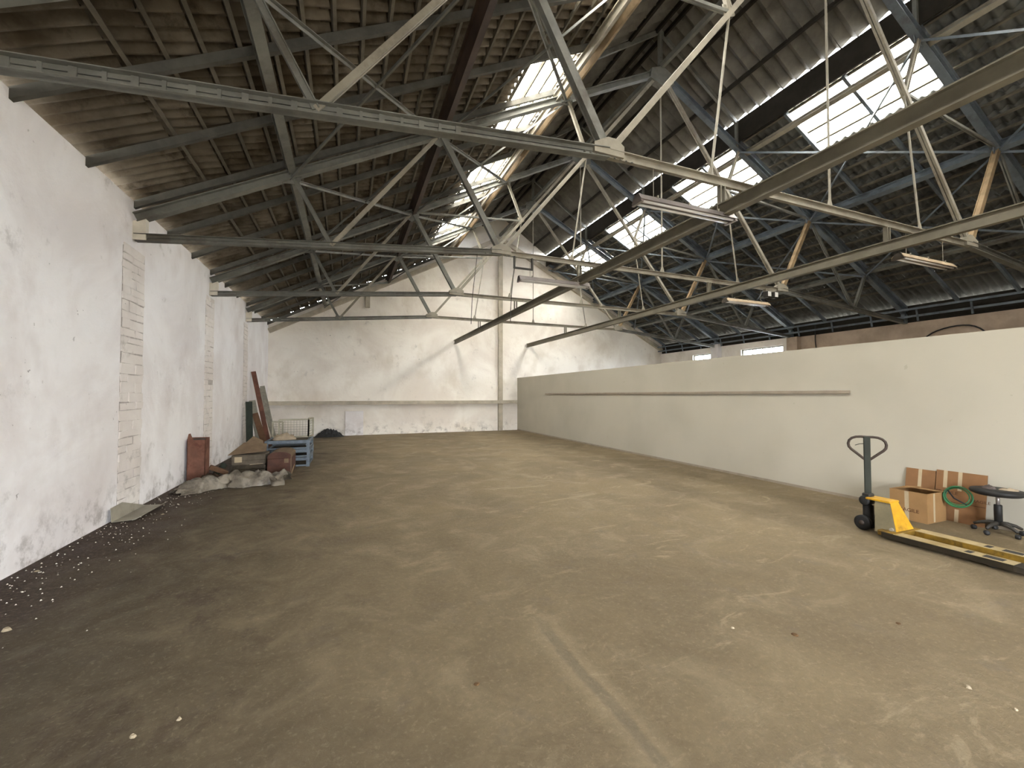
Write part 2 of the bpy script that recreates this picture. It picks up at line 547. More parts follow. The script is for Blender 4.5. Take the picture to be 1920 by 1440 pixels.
# front wall behind the camera, with the open delivery door that lights the hall from there
wf = structure('wall_front')
DX0, DX1, DZ = 0.2, 3.6, 3.4
mb = MB()
g2 = [(XL - .3, DZ), (XL - .3, zl(XL - .3) + GT), (XC - LE, zl(XC - LE) + GT), (XC - LE, KERBZ - .02), (XC, LZ + .02),
      (XC + LE, KERBZ - .02), (XC + LE, zr(XC + LE) + GT), (XR + .3, zr(XR + .3) + GT), (XR + .3, DZ)]
mb.prism(g2, 'y', YF - .3, YF)
mb.box(XL - .3, DX0, YF - .3, YF, 0, DZ).box(DX1, XR + .3, YF - .3, YF, 0, DZ)
build('plaster', mb, M_BACK, wf)
mb = MB().box(DX0, DX0 + .12, YF - .2, YF + .02, 0, DZ).box(DX1 - .12, DX1, YF - .2, YF + .02, 0, DZ).box(DX0, DX1, YF - .2, YF + .02, DZ - .12, DZ)
d = structure('door_1'); build('door_frame', mb, M_STEEL, d)
portal('door_portal', ((DX0 + DX1) / 2, YF - .32, DZ / 2), (0, 1, 0), (1, 0, 0), DX1 - DX0, DZ)

# partition
wp = structure('wall_partition')
build('board', MB().box(XP, XP + .1, YF, YB, 0, ZP), M_PART, wp)
build('rail', MB().bevbox(XP - .035, XP + .002, 4.25, 15.4, 1.69, 1.745, .006), M_RAIL, wp)
build('foot_strip', MB().box(XP - .006, XP + .01, YF, YB, 0, .045), M_RAIL, wp)

# ------------------------------------------------------------------ roof slopes: rafters, battens, sheets, skylights
PITCH = S / 3                     # spacing of the common rafters and width of a sheet
ROW = .311                         # course of sheets, measured level
XROWS = [-3.22, -2.15] + [-2.15 + ROW * (i + 1) for i in range(20)]    # left slope course edges, eave to lantern (4.07)
def corr_mesh(name, length, width, waves, amp, mat_, thick=.007, seg=6, sharp=False):
    n = waves * seg
    mb = MB()
    for k in range(n + 1):
        y = -width / 2 + width * k / n - (.0)
        z = amp * math.sin(2 * math.pi * k / seg) if not sharp else amp * (1 - 4 * abs((k / seg) % 1 - .5))
        for x in (0, length):
            mb.v.append((x, y, z)); mb.v.append((x, y, z + thick))
    for k in range(n):
        a, b = 4 * k, 4 * (k + 1)
        mb.f += [(a, a + 2, b + 2, b), (a + 1, b + 1, b + 3, a + 3), (a, b, b + 1, a + 1), (a + 2, a + 3, b + 3, b + 2)]
    e = 4 * n
    mb.f += [(0, 1, 3, 2), (e, e + 2, e + 3, e + 1)]
    me = mb.mesh(name); me.materials.append(mat_)
    for p in me.polygons: p.use_smooth = not sharp
    return me
OVER = .10
ME_SHEET = [corr_mesh('roof_sheet', ROW / CA + o_, PITCH + .02, 7, .04, m_) for o_, m_ in ((.085, M_SHEET), (.11, M_SHEETR))]
ME_EAVE = [corr_mesh('roof_sheet', 1.07 / CA + o_, PITCH + .02, 7, .04, m_) for o_, m_ in ((.055, M_SHEET), (.12, M_SHEETR))]
ME_SKY = corr_mesh('skylight_sheet', ROW / CA + OVER * .3, PITCH + .01, 7, .026, M_SKYS, .003)

def roof_slope(name, side):
    root = structure(name)
    left = side == 0
    X = (lambda x: x) if left else mx
    off = 2.58 - S if left else .10      # where the skylight pair starts, measured from a truss
    cols = []
    y = Y1 + off - 3 * S
    while y < YB + .2:
        cols.append(y); y += PITCH
    sky_rows = range(17, 21)
    hidden = MB()
    for r in range(21):
        xa = XROWS[r]
        me = (ME_EAVE if r == 0 else ME_SHEET)[side]
        for ci, ya in enumerate(cols):
            yc = ya + PITCH / 2 + (PITCH / 14 if left and r % 2 and r not in sky_rows else 0)
            is_sky = (ci % 3 in (0, 1)) and r in sky_rows and ya < 17.0
            if yc + PITCH / 2 > YB + (.62 if left else 1.3) or yc < YF - .4: continue
            xlow = xa - .05
            zlow = zl(xlow) + .36 + (.045 if left else (.02 if r else .012))
            tilt = (.17 if left else .05) if r else (.06 if left else .012)
            rot = (0, -(ANG - tilt), 0) if left else (0, -(ANG - tilt), math.pi)
            jit = R.uniform(-.006, .006)
            if is_sky:
                place('skylight_sheet', ME_SKY, root, (X(xa - .01), yc, zl(xa) + .365), (0, -ANG if left else -ANG, 0 if left else math.pi))
                continue
            # what the photograph can see: past the first truss on the left, a little nearer on the right
            near = (3.9 if r > 8 else 4.4) if left else (2.6 if r > 10 else 3.9)
            if yc > near:
                o = place('roof_sheet', me, root, (X(xlow), yc, zlow + jit), rot)
            else:
                Mx = Matrix.Translation((X(xlow), yc, zlow + jit)) @ (Matrix.Rotation(0 if left else math.pi, 4, 'Z') @ Matrix.Rotation(-(ANG - tilt), 4, 'Y'))
                hidden.add([Mx @ v.co for v in me.vertices], [tuple(p.vertices) for p in me.polygons])
    tag(build('roof_covering', hidden, M_SHEET if left else M_SHEETR, root), kind='stuff')
    if left:
        # unseen cover added to block sky light at the laps, open above skylights
        def light_block(xa, xb, ya, yb):
            return MB().add([(xa, ya, zl(xa) + .50), (xb, ya, zl(xb) + .50), (xb, yb, zl(xb) + .50), (xa, yb, zl(xa) + .50),
                             (xa, ya, zl(xa) + .515), (xb, ya, zl(xb) + .515), (xb, yb, zl(xb) + .515), (xa, yb, zl(xa) + .515)],
                            [(0, 1, 2, 3), (7, 6, 5, 4), (0, 4, 5, 1), (1, 5, 6, 2), (2, 6, 7, 3), (3, 7, 4, 0)])
        xs = XROWS[17] - .02
        build('light_block_sheet', light_block(-3.35, xs, YF - .3, YB + .32), M_SHEETR, root)
        edges = [YF - .3] + [e for k in range(-2, 5) for e in (Y1 + off + S * k, Y1 + off + S * k + 2 * PITCH) if YF < e < 17.0] + [YB + .32]
        for a, b in zip(edges[::2], edges[1::2]): build('light_block_sheet', light_block(xs, XC - LE + .02, a, b), M_SHEETR, root)
    # battens along the hall, one under each course lap
    for r in range(1, 22):
        x = XROWS[r] + (.10 if left and r < 21 else 0)
        build('batten', MB().bar((X(x), YF - .2, zl(x) + .297), (X(x), YB + .28, zl(x) + .297), [(0, 0, .042, .05)], (-SA, 0, CA) if left else (SA, 0, CA)), M_BATT, root)
    # common rafters
    k = -7
    while True:
        y = Y1 + PITCH * k
        k += 1
        if y > YB - .1: break
        if y < YF + .2: continue
        build('common_rafter', MB().bar((X(XL - .25), y, zl(XL - .25) + .205), (X(4.18), y, zl(4.18) + .205), [(0, 0, .06, .10)]), M_CHEV if left else M_STEELCOOL, root)
    # purlins
    for q, (t, mm, rects) in enumerate(((.209, M_STEEL, [(0, .055, .12, .014), (0, -.055, .12, .014), (0, 0, .012, .11)]),
                                   (.464, M_BROWN if left else M_STEELCOOL, [(0, .10, .12, .016), (0, -.10, .12, .016), (0, 0, .014, .2)]),
                                   (.742, M_STEELL, [(0, .06, .10, .014), (0, -.06, .10, .014), (0, 0, .012, .12)]))):
        x = XL + t * (XC - XL) if q < 2 else 3.97
        z = zl(x) + (.08 if q != 1 else .03)
        up = (-SA, 0, CA) if left else (SA, 0, CA)
        p = build('purlin', MB().bar((X(x), YF, z), (X(x), YB, z), rects, up), mm, root)
        if q == 2 and left:
            build('purlin_cap', MB().bar((X(x + .17), YF, z + .04), (X(x + .17), YB, z + .04), [(0, 0, .07, .16)], up), M_OCHRE, p)
    # wind braces in the plane of the slope
    P = lambda t, k: (X(XL + t * (XC - XL)), Y1 + S * k, zl(XL + t * (XC - XL)) - .06)
    for kk in range(-1, 4):
        for (a, b) in ((.209, .464), (.464, .742)):
            for (p, q) in ((P(a, kk), P(b, kk + 1)), (P(b, kk), P(a, kk + 1))):
                build('wind_brace', MB().bar(p, q, [(0, 0, .05, .008), (-.021, -.02, .008, .045)]), M_STEEL if left else M_STEELCOOL, root)
    return root
roofL = roof_slope('ceiling_left', 0)
roofR = roof_slope('ceiling_right', 1)
for side in (0, 1):
    off = 2.58 - S if side == 0 else .10
    rows = (XROWS[17], XROWS[21])
    for k in range(-2, 5):
        ys = Y1 + off + S * k
        if ys < YF or ys > 17.0: continue
        xm = (rows[0] + rows[1]) / 2
        n = (SA, 0, -CA) if side == 0 else (-SA, 0, -CA)
        portal('skylight_portal', (xm if side == 0 else mx(xm), ys + PITCH, zl(xm) + .52), n, (0, 1, 0), 2 * PITCH, (rows[1] - rows[0]) / CA)

# raised ridge lantern
lan = structure('ceiling_ridge')
LSL = (LZ - KERBZ) / LE
LA = math.atan(LSL)
LOV = .025
LLEN = (LE + LOV) / math.cos(LA)
ME_LAN = corr_mesh('lantern_sheet', LLEN / 2 + .1, PITCH + .02, 4, .085, M_LSHEET, .007, 8, True)
hidden = MB()
for side in (0, 1):
    X = (lambda x: x) if side == 0 else mx
    y = Y1 - PITCH * 8
    while y < YB + .4:
        for half in (0, 1):
            x0 = XC - LE - LOV + half * (LE + LOV) / 2
            z0 = LZ - LSL * (XC - x0) + .080 + half * .02
            rot = (0, -LA + .006, 0 if side == 0 else math.pi)
            if y > 1.5:
                place('lantern_sheet', ME_LAN, lan, (X(x0), y + PITCH / 2, z0), rot)
            else:
                Mx = Matrix.Translation((X(x0), y + PITCH / 2, z0)) @ (Matrix.Rotation(rot[2], 4, 'Z') @ Matrix.Rotation(rot[1], 4, 'Y'))
                hidden.add([Mx @ v.co for v in ME_LAN.vertices], [tuple(p.vertices) for p in ME_LAN.polygons])
        y += PITCH
    build('kerb_board', MB().box(min(X(XC - LE), X(XC - LE + .035)), max(X(XC - LE), X(XC - LE + .035)), YF, YB, zl(XC - LE) + .18, KERBZ - .012), M_KERB, lan)
    # flashing from the kerb down onto the top course of sheets
    build('flashing', MB().bar((X(XC - LE - .12), YF, zl(XC - LE - .12) + .42), (X(XC - LE - .12), YB, zl(XC - LE - .12) + .42), [(0, 0, .30, .012)], (-SA if side == 0 else SA, 0, CA)), M_KERB, lan)
    for t in (.35, .72):
        x = XC - LE * t
        z = LZ - LSL * (XC - x) - .03
        build('lantern_purlin', MB().bar((X(x), YF, z), (X(x), YB, z), [(0, 0, .06, .08)]), M_KERB, lan)
    for y in [Y1 - S, Y1] + TR[1:]:
        build('lantern_rafter', MB().bar((X(XC - LE + .03), y, KERBZ - .09), (XC, y, LZ - .09), [(0, 0, .06, .09)]), M_STEEL, lan)
        build('lantern_stud', MB().box(min(X(XC - LE + .04), X(XC - LE + .10)), max(X(XC - LE + .04), X(XC - LE + .10)), y - .03, y + .03, zl(XC - LE) + .02, KERBZ - .02), M_STEEL, lan)
for y in [Y1 - S, Y1] + TR[1:]:
    build('ridge_post', MB().box(XC - .04, XC + .04, y - .04, y + .04, ZC, LZ - .04), M_STEEL, lan)
for dx in (-.12, .12):
    build('ridge_purlin', MB().bar((XC + dx, YF, LZ - .14), (XC + dx, YB, LZ - .14), [(0, 0, .05, .10)]), M_KERB, lan)
build('ridge_beam', MB().bar((XC, YF, ZC + .12), (XC, YB, ZC + .12), [(0, 0, .08, .12)]), M_STEEL, lan)
build('ridge_cap', MB().prism([(XC - .3, LZ - LSL * .3 + .13), (XC, LZ + .15), (XC + .3, LZ - LSL * .3 + .13), (XC + .3, LZ - LSL * .3 + .15), (XC, LZ + .18), (XC - .3, LZ - LSL * .3 + .15)], 'y', YF - .2, YB + .3), M_LSHEET, lan)
tag(build('lantern_covering', hidden, M_LSHEET, lan), kind='stuff')

# eave rails on the right wall head
er = structure('trim_1')
for z, dx in ((4.28, .35), (4.08, .2)):
    build('eave_rail', MB().bar((XR - dx, YF, z), (XR - dx, YB, z), [(0, 0, .05, .06)]), M_STEELCOOL, er)
y = 1.2
while y < YB:
    build('rail_post', MB().bar((XR - .2, y, 3.92), (XR - .28, y, 4.3), [(0, 0, .04, .04)]), M_STEELCOOL, er); y += PITCH

# ------------------------------------------------------------------ roof trusses (compound Fink, raised tie)
A = (XL + .02, 3.94); H = (XL + .02, zl(XL + .02)); N = (2.743, 4.43)
lerp = lambda a, b, t: (a[0] + (b[0] - a[0]) * t, a[1] + (b[1] - a[1]) * t)
CC = (XC, ZC)
Mn, Q1, Q3 = lerp(H, CC, .464), lerp(H, CC, .209), lerp(H, CC, .742)
P1, P3 = lerp(A, N, .461), lerp(N, CC, .493)

def make_truss(yk):
    t = empty('roof_truss', (XC, yk, 3.94))
    def v(p, dy=0): return (p[0], yk + dy, p[1])
    up = (0, 0, 1)
    DBL = lambda w, h, g: [(-g / 2 - w / 2, 0, w, h), (g / 2 + w / 2, 0, w, h)]
    for side in (0, 1):
        f = (lambda p: p) if side == 0 else (lambda p: (mx(p[0]), p[1]))
        mm = M_STEEL if side == 0 else M_STEELCOOL
        # rafter, an I section
        build('rafter', MB().bar(v(f(H)), v(f(CC)), [(0, .06, .13, .014), (0, -.06, .13, .014), (0, 0, .014, .12)], up), mm, t)
        # sloping end of the tie: an upper and a lower pair of angles
        build('tie_end', MB().bar(v(f(A)), v(f(N)), [(-.035, .047, .07, .008), (.035, .047, .07, .008), (-.012, .028, .012, .046), (.012, .028, .012, .046),
                                                     (-.012, -.028, .012, .046), (.012, -.028, .012, .046), (0, -.047, .10, .008)], up), M_STEEL, t)
        build('strut', MB().bar(v(f(Mn)), v(f(N)), [(0, -.04, .10, .012), (0, .04, .10, .012), (0, 0, .07, .07)], (0, 1, 0)), M_STEEL if side == 0 else M_OCHRE, t)  # right strut in ochre: light catching the steel put into its colour
        build('diagonal', MB().bar(v(f(N)), v(f(CC)), DBL(.035, .07, .012), up), M_STEELL, t)
        build('strut', MB().bar(v(f(Q1)), v(f(P1)), [(0, 0, .06, .06), (.03, 0, .012, .09)], (0, 1, 0)), M_STEEL, t)
        build('strut', MB().bar(v(f(Q3)), v(f(P3)), [(0, 0, .05, .05), (.03, 0, .012, .08)], (0, 1, 0)), M_STEELL, t)
        build('diagonal', MB().bar(v(f(P1)), v(f(Mn)), [(0, -.02, .06, .022), (0, .02, .06, .022)], (0, 1, 0)), M_STEELL if side == 0 else M_STEEL, t)
        build('diagonal', MB().bar(v(f(P3)), v(f(Mn)), DBL(.02, .045, .012), up), M_STEEL, t)
        zt_ = N[1] + .05
        build('hanger_rod', MB().tube([v(f(P3)), v(f((4.32, zt_)))], .017, 8), M_STEELL, t)
        for nm, p, pts in (('gusset_plate', N, [(-.20, -.03), (.20, -.03), (.20, .10), (.10, .17), (-.02, .17), (-.20, .08)]),
                           ('gusset_plate', P1, [(-.14, -.03), (.14, -.03), (.12, .10), (-.10, .10)]),
                           ('gusset_plate', (4.32, zt_ - .02), [(-.07, 0), (.07, 0), (.02, .14), (-.02, .14)]),
                           ('gusset_plate', Mn, [(-.20, -.19), (-.02, -.26), (.16, -.10), (.16, .02), (-.2, -.12)]),
                           ('gusset_plate', Q1, [(-.14, -.16), (.10, -.14), (.14, .0), (-.14, -.10)]),
                           ('gusset_plate', P3, [(-.10, -.10), (.10, .0), (.06, .12), (-.12, .08)]),
                           ('gusset_plate', Q3, [(-.12, -.15), (.1, -.14), (.14, .0), (-.14, -.10)])):
            poly = [f((p[0] + a, p[1] + b)) for a, b in pts]
            build(nm, MB().prism(poly, 'y', yk - .055 if p is N else yk - .006, yk + .055 if p is N else yk + .006), M_STEELL if p in (N, P3) or p[0] == 4.32 else mm, t)
        build('heel_shoe', MB().prism([f((XL + .0, 3.90)), f((XL + .15, 3.91)), f((XL + .15, 4.22)), f((XL + .0, 4.17))], 'y', yk - .05, yk + .05), M_PALE if side == 0 else M_STEELCOOL, t)
    build('tie', MB().bar(v(N), v((mx(N[0]), N[1])), [(0, .04, .12, .010), (-.012, 0, .012, .09), (.012, 0, .012, .09), (0, -.04, .05, .010)], up), M_STEELL, t)
    build('king_rod', MB().tube([v(CC), v((XC, N[1] + .04))], .017, 8), M_STEELL, t)
    build('gusset_plate', MB().prism([(XC - .07, N[1] + .03), (XC + .07, N[1] + .03), (XC + .02, N[1] + .18), (XC - .02, N[1] + .18)], 'y', yk - .006, yk + .006), M_STEELL, t)
    build('apex_plate', MB().prism([(XC - .34, ZC - .25), (XC, ZC - .36), (XC + .34, ZC - .25), (XC + .3, ZC - .02), (XC, ZC + .1), (XC - .3, ZC - .02)], 'y', yk - .075, yk + .075), M_STEEL, t)
    # row of rivets along the lower flange at the joint N, and under it
    for k in range(9):
        x = N[0] - .32 + .08 * k
        build('rivet', MB().lathe([(.0, -.012), (.014, -.008), (.014, .0)], 8, Matrix.Translation((x, yk - .035, N[1] - .045))), M_STEEL, t)
    return t

truss = make_truss(Y1)
t_lab = ['steel roof truss nearest the viewer, with small plates along its left tie',
         'second steel roof truss from the viewer, its tie end meeting the first brick pier',
         'third steel roof truss from the viewer, bearing on the second brick pier',
         'farthest steel roof truss, the one just before the gabled back wall']
tr_objs = [truss]
for k in (1, 2, 3):
    c = copy_tree(truss)
    c.location = (XC, TR[k], 3.94); WORLD[c.name] = Vector(c.location)
    tr_objs.append(c)
for c, l in zip(tr_objs, t_lab): tag(c, l, 'truss', 'roof trusses')
k = 0
x = A[0] + .62
while x < 1.0:
    q = (x - A[0]) / (N[0] - A[0])
    z = A[1] + (N[1] - A[1]) * q
    w = .028 if k % 2 else .05
    build('batten_plate', MB().box(x - w / 2, x + w / 2, Y1 - .030, Y1 - .019, z - .045, z + .042), M_STEEL, truss)
    x += .18; k += 1

# ------------------------------------------------------------------ beams hung under the ties
for nm, xb, lab in (('steel_beam', 4.5, 'long dark steel beam under the ties, over the open floor left of the partition'),
                    ('steel_beam', 8.1, 'long pale steel beam under the ties, running above the cream partition')):
    b = empty(nm, (xb, (YF + YB) / 2, 4.02)); tag(b, lab, 'beam', 'beams hung under the ties')
    m_ = M_BEAM
    bo = build('web', MB().bar((xb, YF, 4.065), (xb, YB, 4.065), [(0, 0, .012, .15)]), m_, b)
    build('flange', MB().bar((xb, YF, 4.145), (xb, YB, 4.145), [(0, 0, .10, .014)]), m_, b)
    build('flange', MB().bar((xb, YF, 3.985), (xb, YB, 3.985), [(0, 0, .10, .014)]), m_, b)
    for y in TR:
        build('clamp', MB().box(xb - .045, xb - .025, y - .03, y + .03, 4.15, 4.385).box(xb + .025, xb + .045, y - .03, y + .03, 4.15, 4.385), M_BEAM, b)

# ------------------------------------------------------------------ fluorescent fittings
M_ALU = simple('aluminium_tray', srgb(158, 150, 146), .35, .6, .15, 5, .05, .5)
M_TRAY = simple('rusty_cream_tray', srgb(176, 156, 128), .6, 0, .2, 5, .05, .4)
M_TUBE = simple('unlit_tube_glass', srgb(226, 224, 220), .2, 0, .03, 5, 0, .6)
M_CAP = simple('dark_end_cap', srgb(86, 78, 68), .6)
def lamp(xa, xb, yc, z, mm, lab):
    L = empty('fluorescent_light', ((xa + xb) / 2, yc, z))
    tag(L, lab, 'light', 'fluorescent lights under the ties')
    prof = [(yc - .09, z - .005), (yc - .035, z + .075), (yc + .035, z + .075), (yc + .09, z - .005), (yc + .08, z - .005), (yc + .03, z + .062), (yc - .03, z + .062), (yc - .08, z - .005)]
    build('housing', MB().prism(prof, 'x', xa, xb), mm, L)
    for s_ in (-1, 1):
        build('tube', MB().tube([(xa + .04, yc + s_ * .045, z - .012), (xb - .04, yc + s_ * .045, z - .012)], .016, 10), M_TUBE, L, True)
    for xx in (xa, xb - .035):
        build('end_cap', MB().prism([(yc - .092, z - .035), (yc - .04, z + .078), (yc + .04, z + .078), (yc + .092, z - .035)], 'x', xx, xx + .035), M_CAP if mm is M_TRAY else mm, L)
    for xx in (xa + .28, (xa + xb) / 2, xb - .28):
        build('clip', MB().box(xx - .008, xx + .008, yc - .05, yc - .03, z + .04, z + .095), M_STEELL, L)
    for xx in (xa + .25, xb - .25):
        build('suspension_wire', MB().tube([(xx, yc, z + .07), (xx, yc, 4.39)], .004, 6), M_STEELL, L)
    return L
lamp(3.15, 4.68, 3.97, 3.96, M_ALU, 'metal twin tube light hanging nearest, in front of the skylights')
lamp(3.12, 4.72, 7.54, 3.95, M_ALU, 'twin tube light hanging in front of the pale gabled back wall')
lamp(8.40, 10.02, 3.98, 3.935, M_TRAY, 'cream twin tube light hanging over the dark space behind the partition, rightmost')
lamp(8.50, 9.98, 7.44, 3.955, M_TRAY, 'cream tube light hanging beyond the pale beam, above the far windows')


# ------------------------------------------------------------------ small gear on the second tie
M_BLACK = simple('black_plastic', srgb(34, 33, 32), .55, 0, .3, 8, .1, .4)
M_DKMET = simple('dark_steel', srgb(58, 54, 48), .6, .1, .3, 6, .1, .4)
hb = tag(empty('hanging_bracket', (3.2, 7.5, 4.2)), 'small rectangular steel bracket under the second tie beside the gable post', 'bracket')
mb = MB().box(3.0, 3.03, 7.48, 7.52, 4.17, 4.39).box(3.38, 3.41, 7.48, 7.52, 4.17, 4.39).box(3.0, 3.41, 7.48, 7.52, 4.15, 4.18)
build('frame', mb, M_DKMET, hb)
def cable(name, pts, r, mat_, lab, cat='cable', group=None):
    # smooth the polyline a little
    P_ = [Vector(p) for p in pts]
    for _ in range(2):
        Q_ = [P_[0]]
        for a, b in zip(P_, P_[1:]): Q_ += [a.lerp(b, .25), a.lerp(b, .75)]
        P_ = Q_ + [P_[-1]]
    o = build(name, MB().tube(P_, r, 6), mat_, None, True, origin=P_[-1])
    return tag(o, lab, cat, group)
cable('power_cable', [(3.02, 7.5, 4.16), (2.98, 7.5, 3.9), (2.94, 7.49, 3.5), (2.93, 7.5, 3.1)], .007, M_DKMET, 'thin dark cable hanging straight down from the small steel bracket')
cable('power_cable', [(2.26, 7.5, 4.36), (2.22, 7.5, 4.0), (2.16, 7.5, 3.5), (2.14, 7.5, 3.0)], .006, M_DKMET, 'thin dark cable hanging from the second tie, left of the gable post')
cable('power_cable', [(16.2, 10.2, 4.3), (16.15, 10.18, 4.0), (16.2, 10.22, 3.6), (16.22, 10.15, 3.1)], .02, M_BLACK, 'black cable running down the brown wall past the partition')
cable('power_cable', [(16.2, 7.2, 3.1), (16.2, 7.0, 3.5), (16.2, 6.4, 3.68), (16.2, 5.9, 3.6), (16.2, 5.6, 3.1)], .02, M_BLACK, 'black cable looped against the brown wall at the right edge')
fd = tag(empty('floodlight', (10.08, 7.46, 4.2)), 'small dark floodlight pair clipped under the second tie beyond the partition', 'light')
for x in (9.95, 10.2):
    b_ = build('lamp_head', MB().bevbox(x - .07, x + .07, 7.36, 7.50, 4.16, 4.32, .02), M_DKMET, fd)
    build('lens', MB().bevbox(x - .055, x + .055, 7.35, 7.362, 4.18, 4.30, .004), M_TUBE, b_)
build('clip', MB().box(9.9, 10.25, 7.42, 7.5, 4.32, 4.39), M_STEELL, fd)

# ------------------------------------------------------------------ pallet truck
M_YEL = simple('yellow_truck_paint', srgb(202, 152, 30), .5, 0, .18, 7, .08, .45, srgb(138, 102, 34))
M_OLIVE = simple('dirty_shaded_side', srgb(128, 118, 92), .6, 0, .2, 6, .1, .4)  # yellow paint turned grey-olive: dirt and the side's weaker light in one colour
M_FORKT = simple('worn_fork_top', srgb(168, 150, 112), .45, .1, .2, 9, .1, .45, srgb(150, 128, 80))
M_FORKS = simple('dirty_yellow_fork_side', srgb(128, 98, 30), .65, 0, .35, 9, .1, .35, srgb(52, 42, 26))
M_FORKSHADE = simple('shaded_fork_side', srgb(44, 36, 22), .8, 0, .3, 9, .1, .3)  # near fork: the shadow on its side put into the colour
M_HAND = simple('dark_green_tiller', srgb(44, 48, 40), .5, 0, .25, 7, .05, .45)
M_GRIP = simple('brown_black_grip', srgb(62, 50, 42), .6, 0, .2, 7, .05, .4)
JX, JY = 6.045, 3.22
jack = tag(empty('pallet_truck', (JX, JY, 0)), 'yellow hand pallet truck with upright dark handle and long forks', 'pallet truck')
def fork(xc, side_mat):
    x0, x1 = xc - .08, xc + .08
    y1, y0 = 2.95, 1.80
    f = build('fork', MB().prism([(x0, .028), (x0, .082), (x0 + .006, .086), (x1 - .006, .086), (x1, .082), (x1, .028), (x1 - .012, .028), (x1 - .012, .07), (x0 + .012, .07), (x0 + .012, .028)], 'y', y0 + .12, y1), side_mat, jack)
    # tapered tip
    tp = MB().add([(x0, y0 + .12, .028), (x1, y0 + .12, .028), (x1, y0 + .12, .084), (x0, y0 + .12, .084),
                   (xc - .035, y0, .028), (xc + .035, y0, .028), (xc + .035, y0, .058), (xc - .035, y0, .058)],
                  [(0, 1, 2, 3), (7, 6, 5, 4), (0, 4, 5, 1), (1, 5, 6, 2), (2, 6, 7, 3), (3, 7, 4, 0)])
    build('fork_tip', tp, side_mat, f)
    build('top_plate', MB().box(x0 + .004, x1 - .004, y0 + .12, 2.84, .0855, .0885), M_FORKT, f)
    r = build('roller', MB().lathe([(.0, -.045), (.037, -.045), (.040, -.04), (.040, .04), (.037, .045), (.0, .045)], 16, Matrix.Translation((xc, y0 + .27, .04)) @ Matrix.Rotation(math.pi / 2, 4, 'Y')), M_DKMET, f, True)
    build('roller_slot', MB().box(xc - .045, xc + .045, y0 + .20, y0 + .34, .0885, .090), M_BLACK, f)
    build('roller_slot', MB().box(xc - .045, xc + .045, y0 + .42, y0 + .47, .0885, .090), M_BLACK, f)
fork(5.85, M_FORKSHADE); fork(6.24, M_FORKS)
# hull: sloping yellow face toward the forks, dull side plates, top plate
hx0, hx1, ht = 5.86, 6.23, .40
hull = MB().add([(hx0, 2.84, .05), (hx1, 2.84, .05), (hx1 - .11, 2.955, ht), (hx0 + .11, 2.955, ht),
                 (hx0, 2.852, .045), (hx1, 2.852, .045), (hx1 - .11, 2.967, ht), (hx0 + .11, 2.967, ht)],
                [(0, 1, 2, 3), (7, 6, 5, 4), (0, 4, 5, 1), (1, 5, 6, 2), (2, 6, 7, 3), (3, 7, 4, 0)])
build('face_plate', hull, M_YEL, jack)
for sg in (0, 1):
    a, b = (hx0, hx0 + .11) if sg == 0 else (hx1, hx1 - .11)
    e = .008 if sg == 0 else -.008
    side = MB().add([(a, 2.845, .05), (a, 3.06, .05), (b, 3.11, ht), (b, 2.96, ht), (a + e, 2.845, .05), (a + e, 3.06, .05), (b + e, 3.11, ht), (b + e, 2.96, ht)],
                    [(0, 1, 2, 3), (7, 6, 5, 4), (0, 4, 5, 1), (1, 5, 6, 2), (2, 6, 7, 3), (3, 7, 4, 0)])
    sp = build('side_plate', side, M_OLIVE, jack)
    xs = a + (.02 if sg == 0 else -.02)
    build('bolt', MB().lathe([(.0, -.02), (.016, -.018), (.02, 0), (.02, .02)], 10, Matrix.Translation((xs, 2.90, .11)) @ Matrix.Rotation(math.pi / 2 if sg else -math.pi / 2, 4, 'Y')), M_STEELL, sp)
build('top_cover', MB().bevbox(hx0 + .09, hx1 - .09, 2.95, 3.20, ht - .012, ht + .012, .005), M_YEL, jack)
build('hull_base', MB().bevbox(5.79, 6.30, 2.82, 3.00, .035, .095, .008), M_FORKS, jack)
build('pump', MB().lathe([(.0, .10), (.05, .10), (.055, .13), (.055, .30), (.035, .31), (.035, .40), (.0, .40)], 16, Matrix.Translation((JX, JY, 0))), M_BLACK, jack, True)
build('tiller_hub', MB().lathe([(.0, -.075), (.05, -.075), (.06, -.06), (.06, .06), (.05, .075), (.0, .075)], 16, Matrix.Translation((JX, JY + .01, .36)) @ Matrix.Rotation(math.pi / 2, 4, 'Y')), M_BLACK, jack, True)
build('tiller_bracket', MB().bevbox(JX - .05, JX + .05, JY - .045, JY + .045, .34, .45, .012), M_DKMET, jack)
build('wheel_axle', MB().bevbox(JX - .10, JX + .10, JY - .03, JY + .05, .06, .14, .01), M_BLACK, jack)
for dx in (-.075, .075):
    w = build('steering_wheel', MB().lathe([(.0, -.03), (.06, -.03), (.082, -.026), (.09, -.018), (.09, .018), (.082, .026), (.06, .03), (.0, .03)], 22, Matrix.Translation((JX + dx, JY + .02, .09)) @ Matrix.Rotation(math.pi / 2, 4, 'Y')), M_BLACK, jack, True)
    build('wheel_hub', MB().lathe([(.0, -.034), (.03, -.034), (.03, .034), (.0, .034)], 12, Matrix.Translation((JX + dx, JY + .02, .09)) @ Matrix.Rotation(math.pi / 2, 4, 'Y')), M_GRIP, w, True)
lat = Vector((.47, -.883, 0)).normalized()
dep = Vector((0, 0, 1)).cross(lat)
def TP(a, z, d_=0): return Vector((JX, JY, z)) + lat * a + dep * d_
RM = Matrix((lat, dep, Vector((0, 0, 1)))).transposed().to_4x4(); RM.translation = Vector((JX, JY, 0))
build('tiller', MB().bevbox(-.034, .034, -.018, .018, .43, 1.155, .008, RM), M_HAND, jack)
loop = []
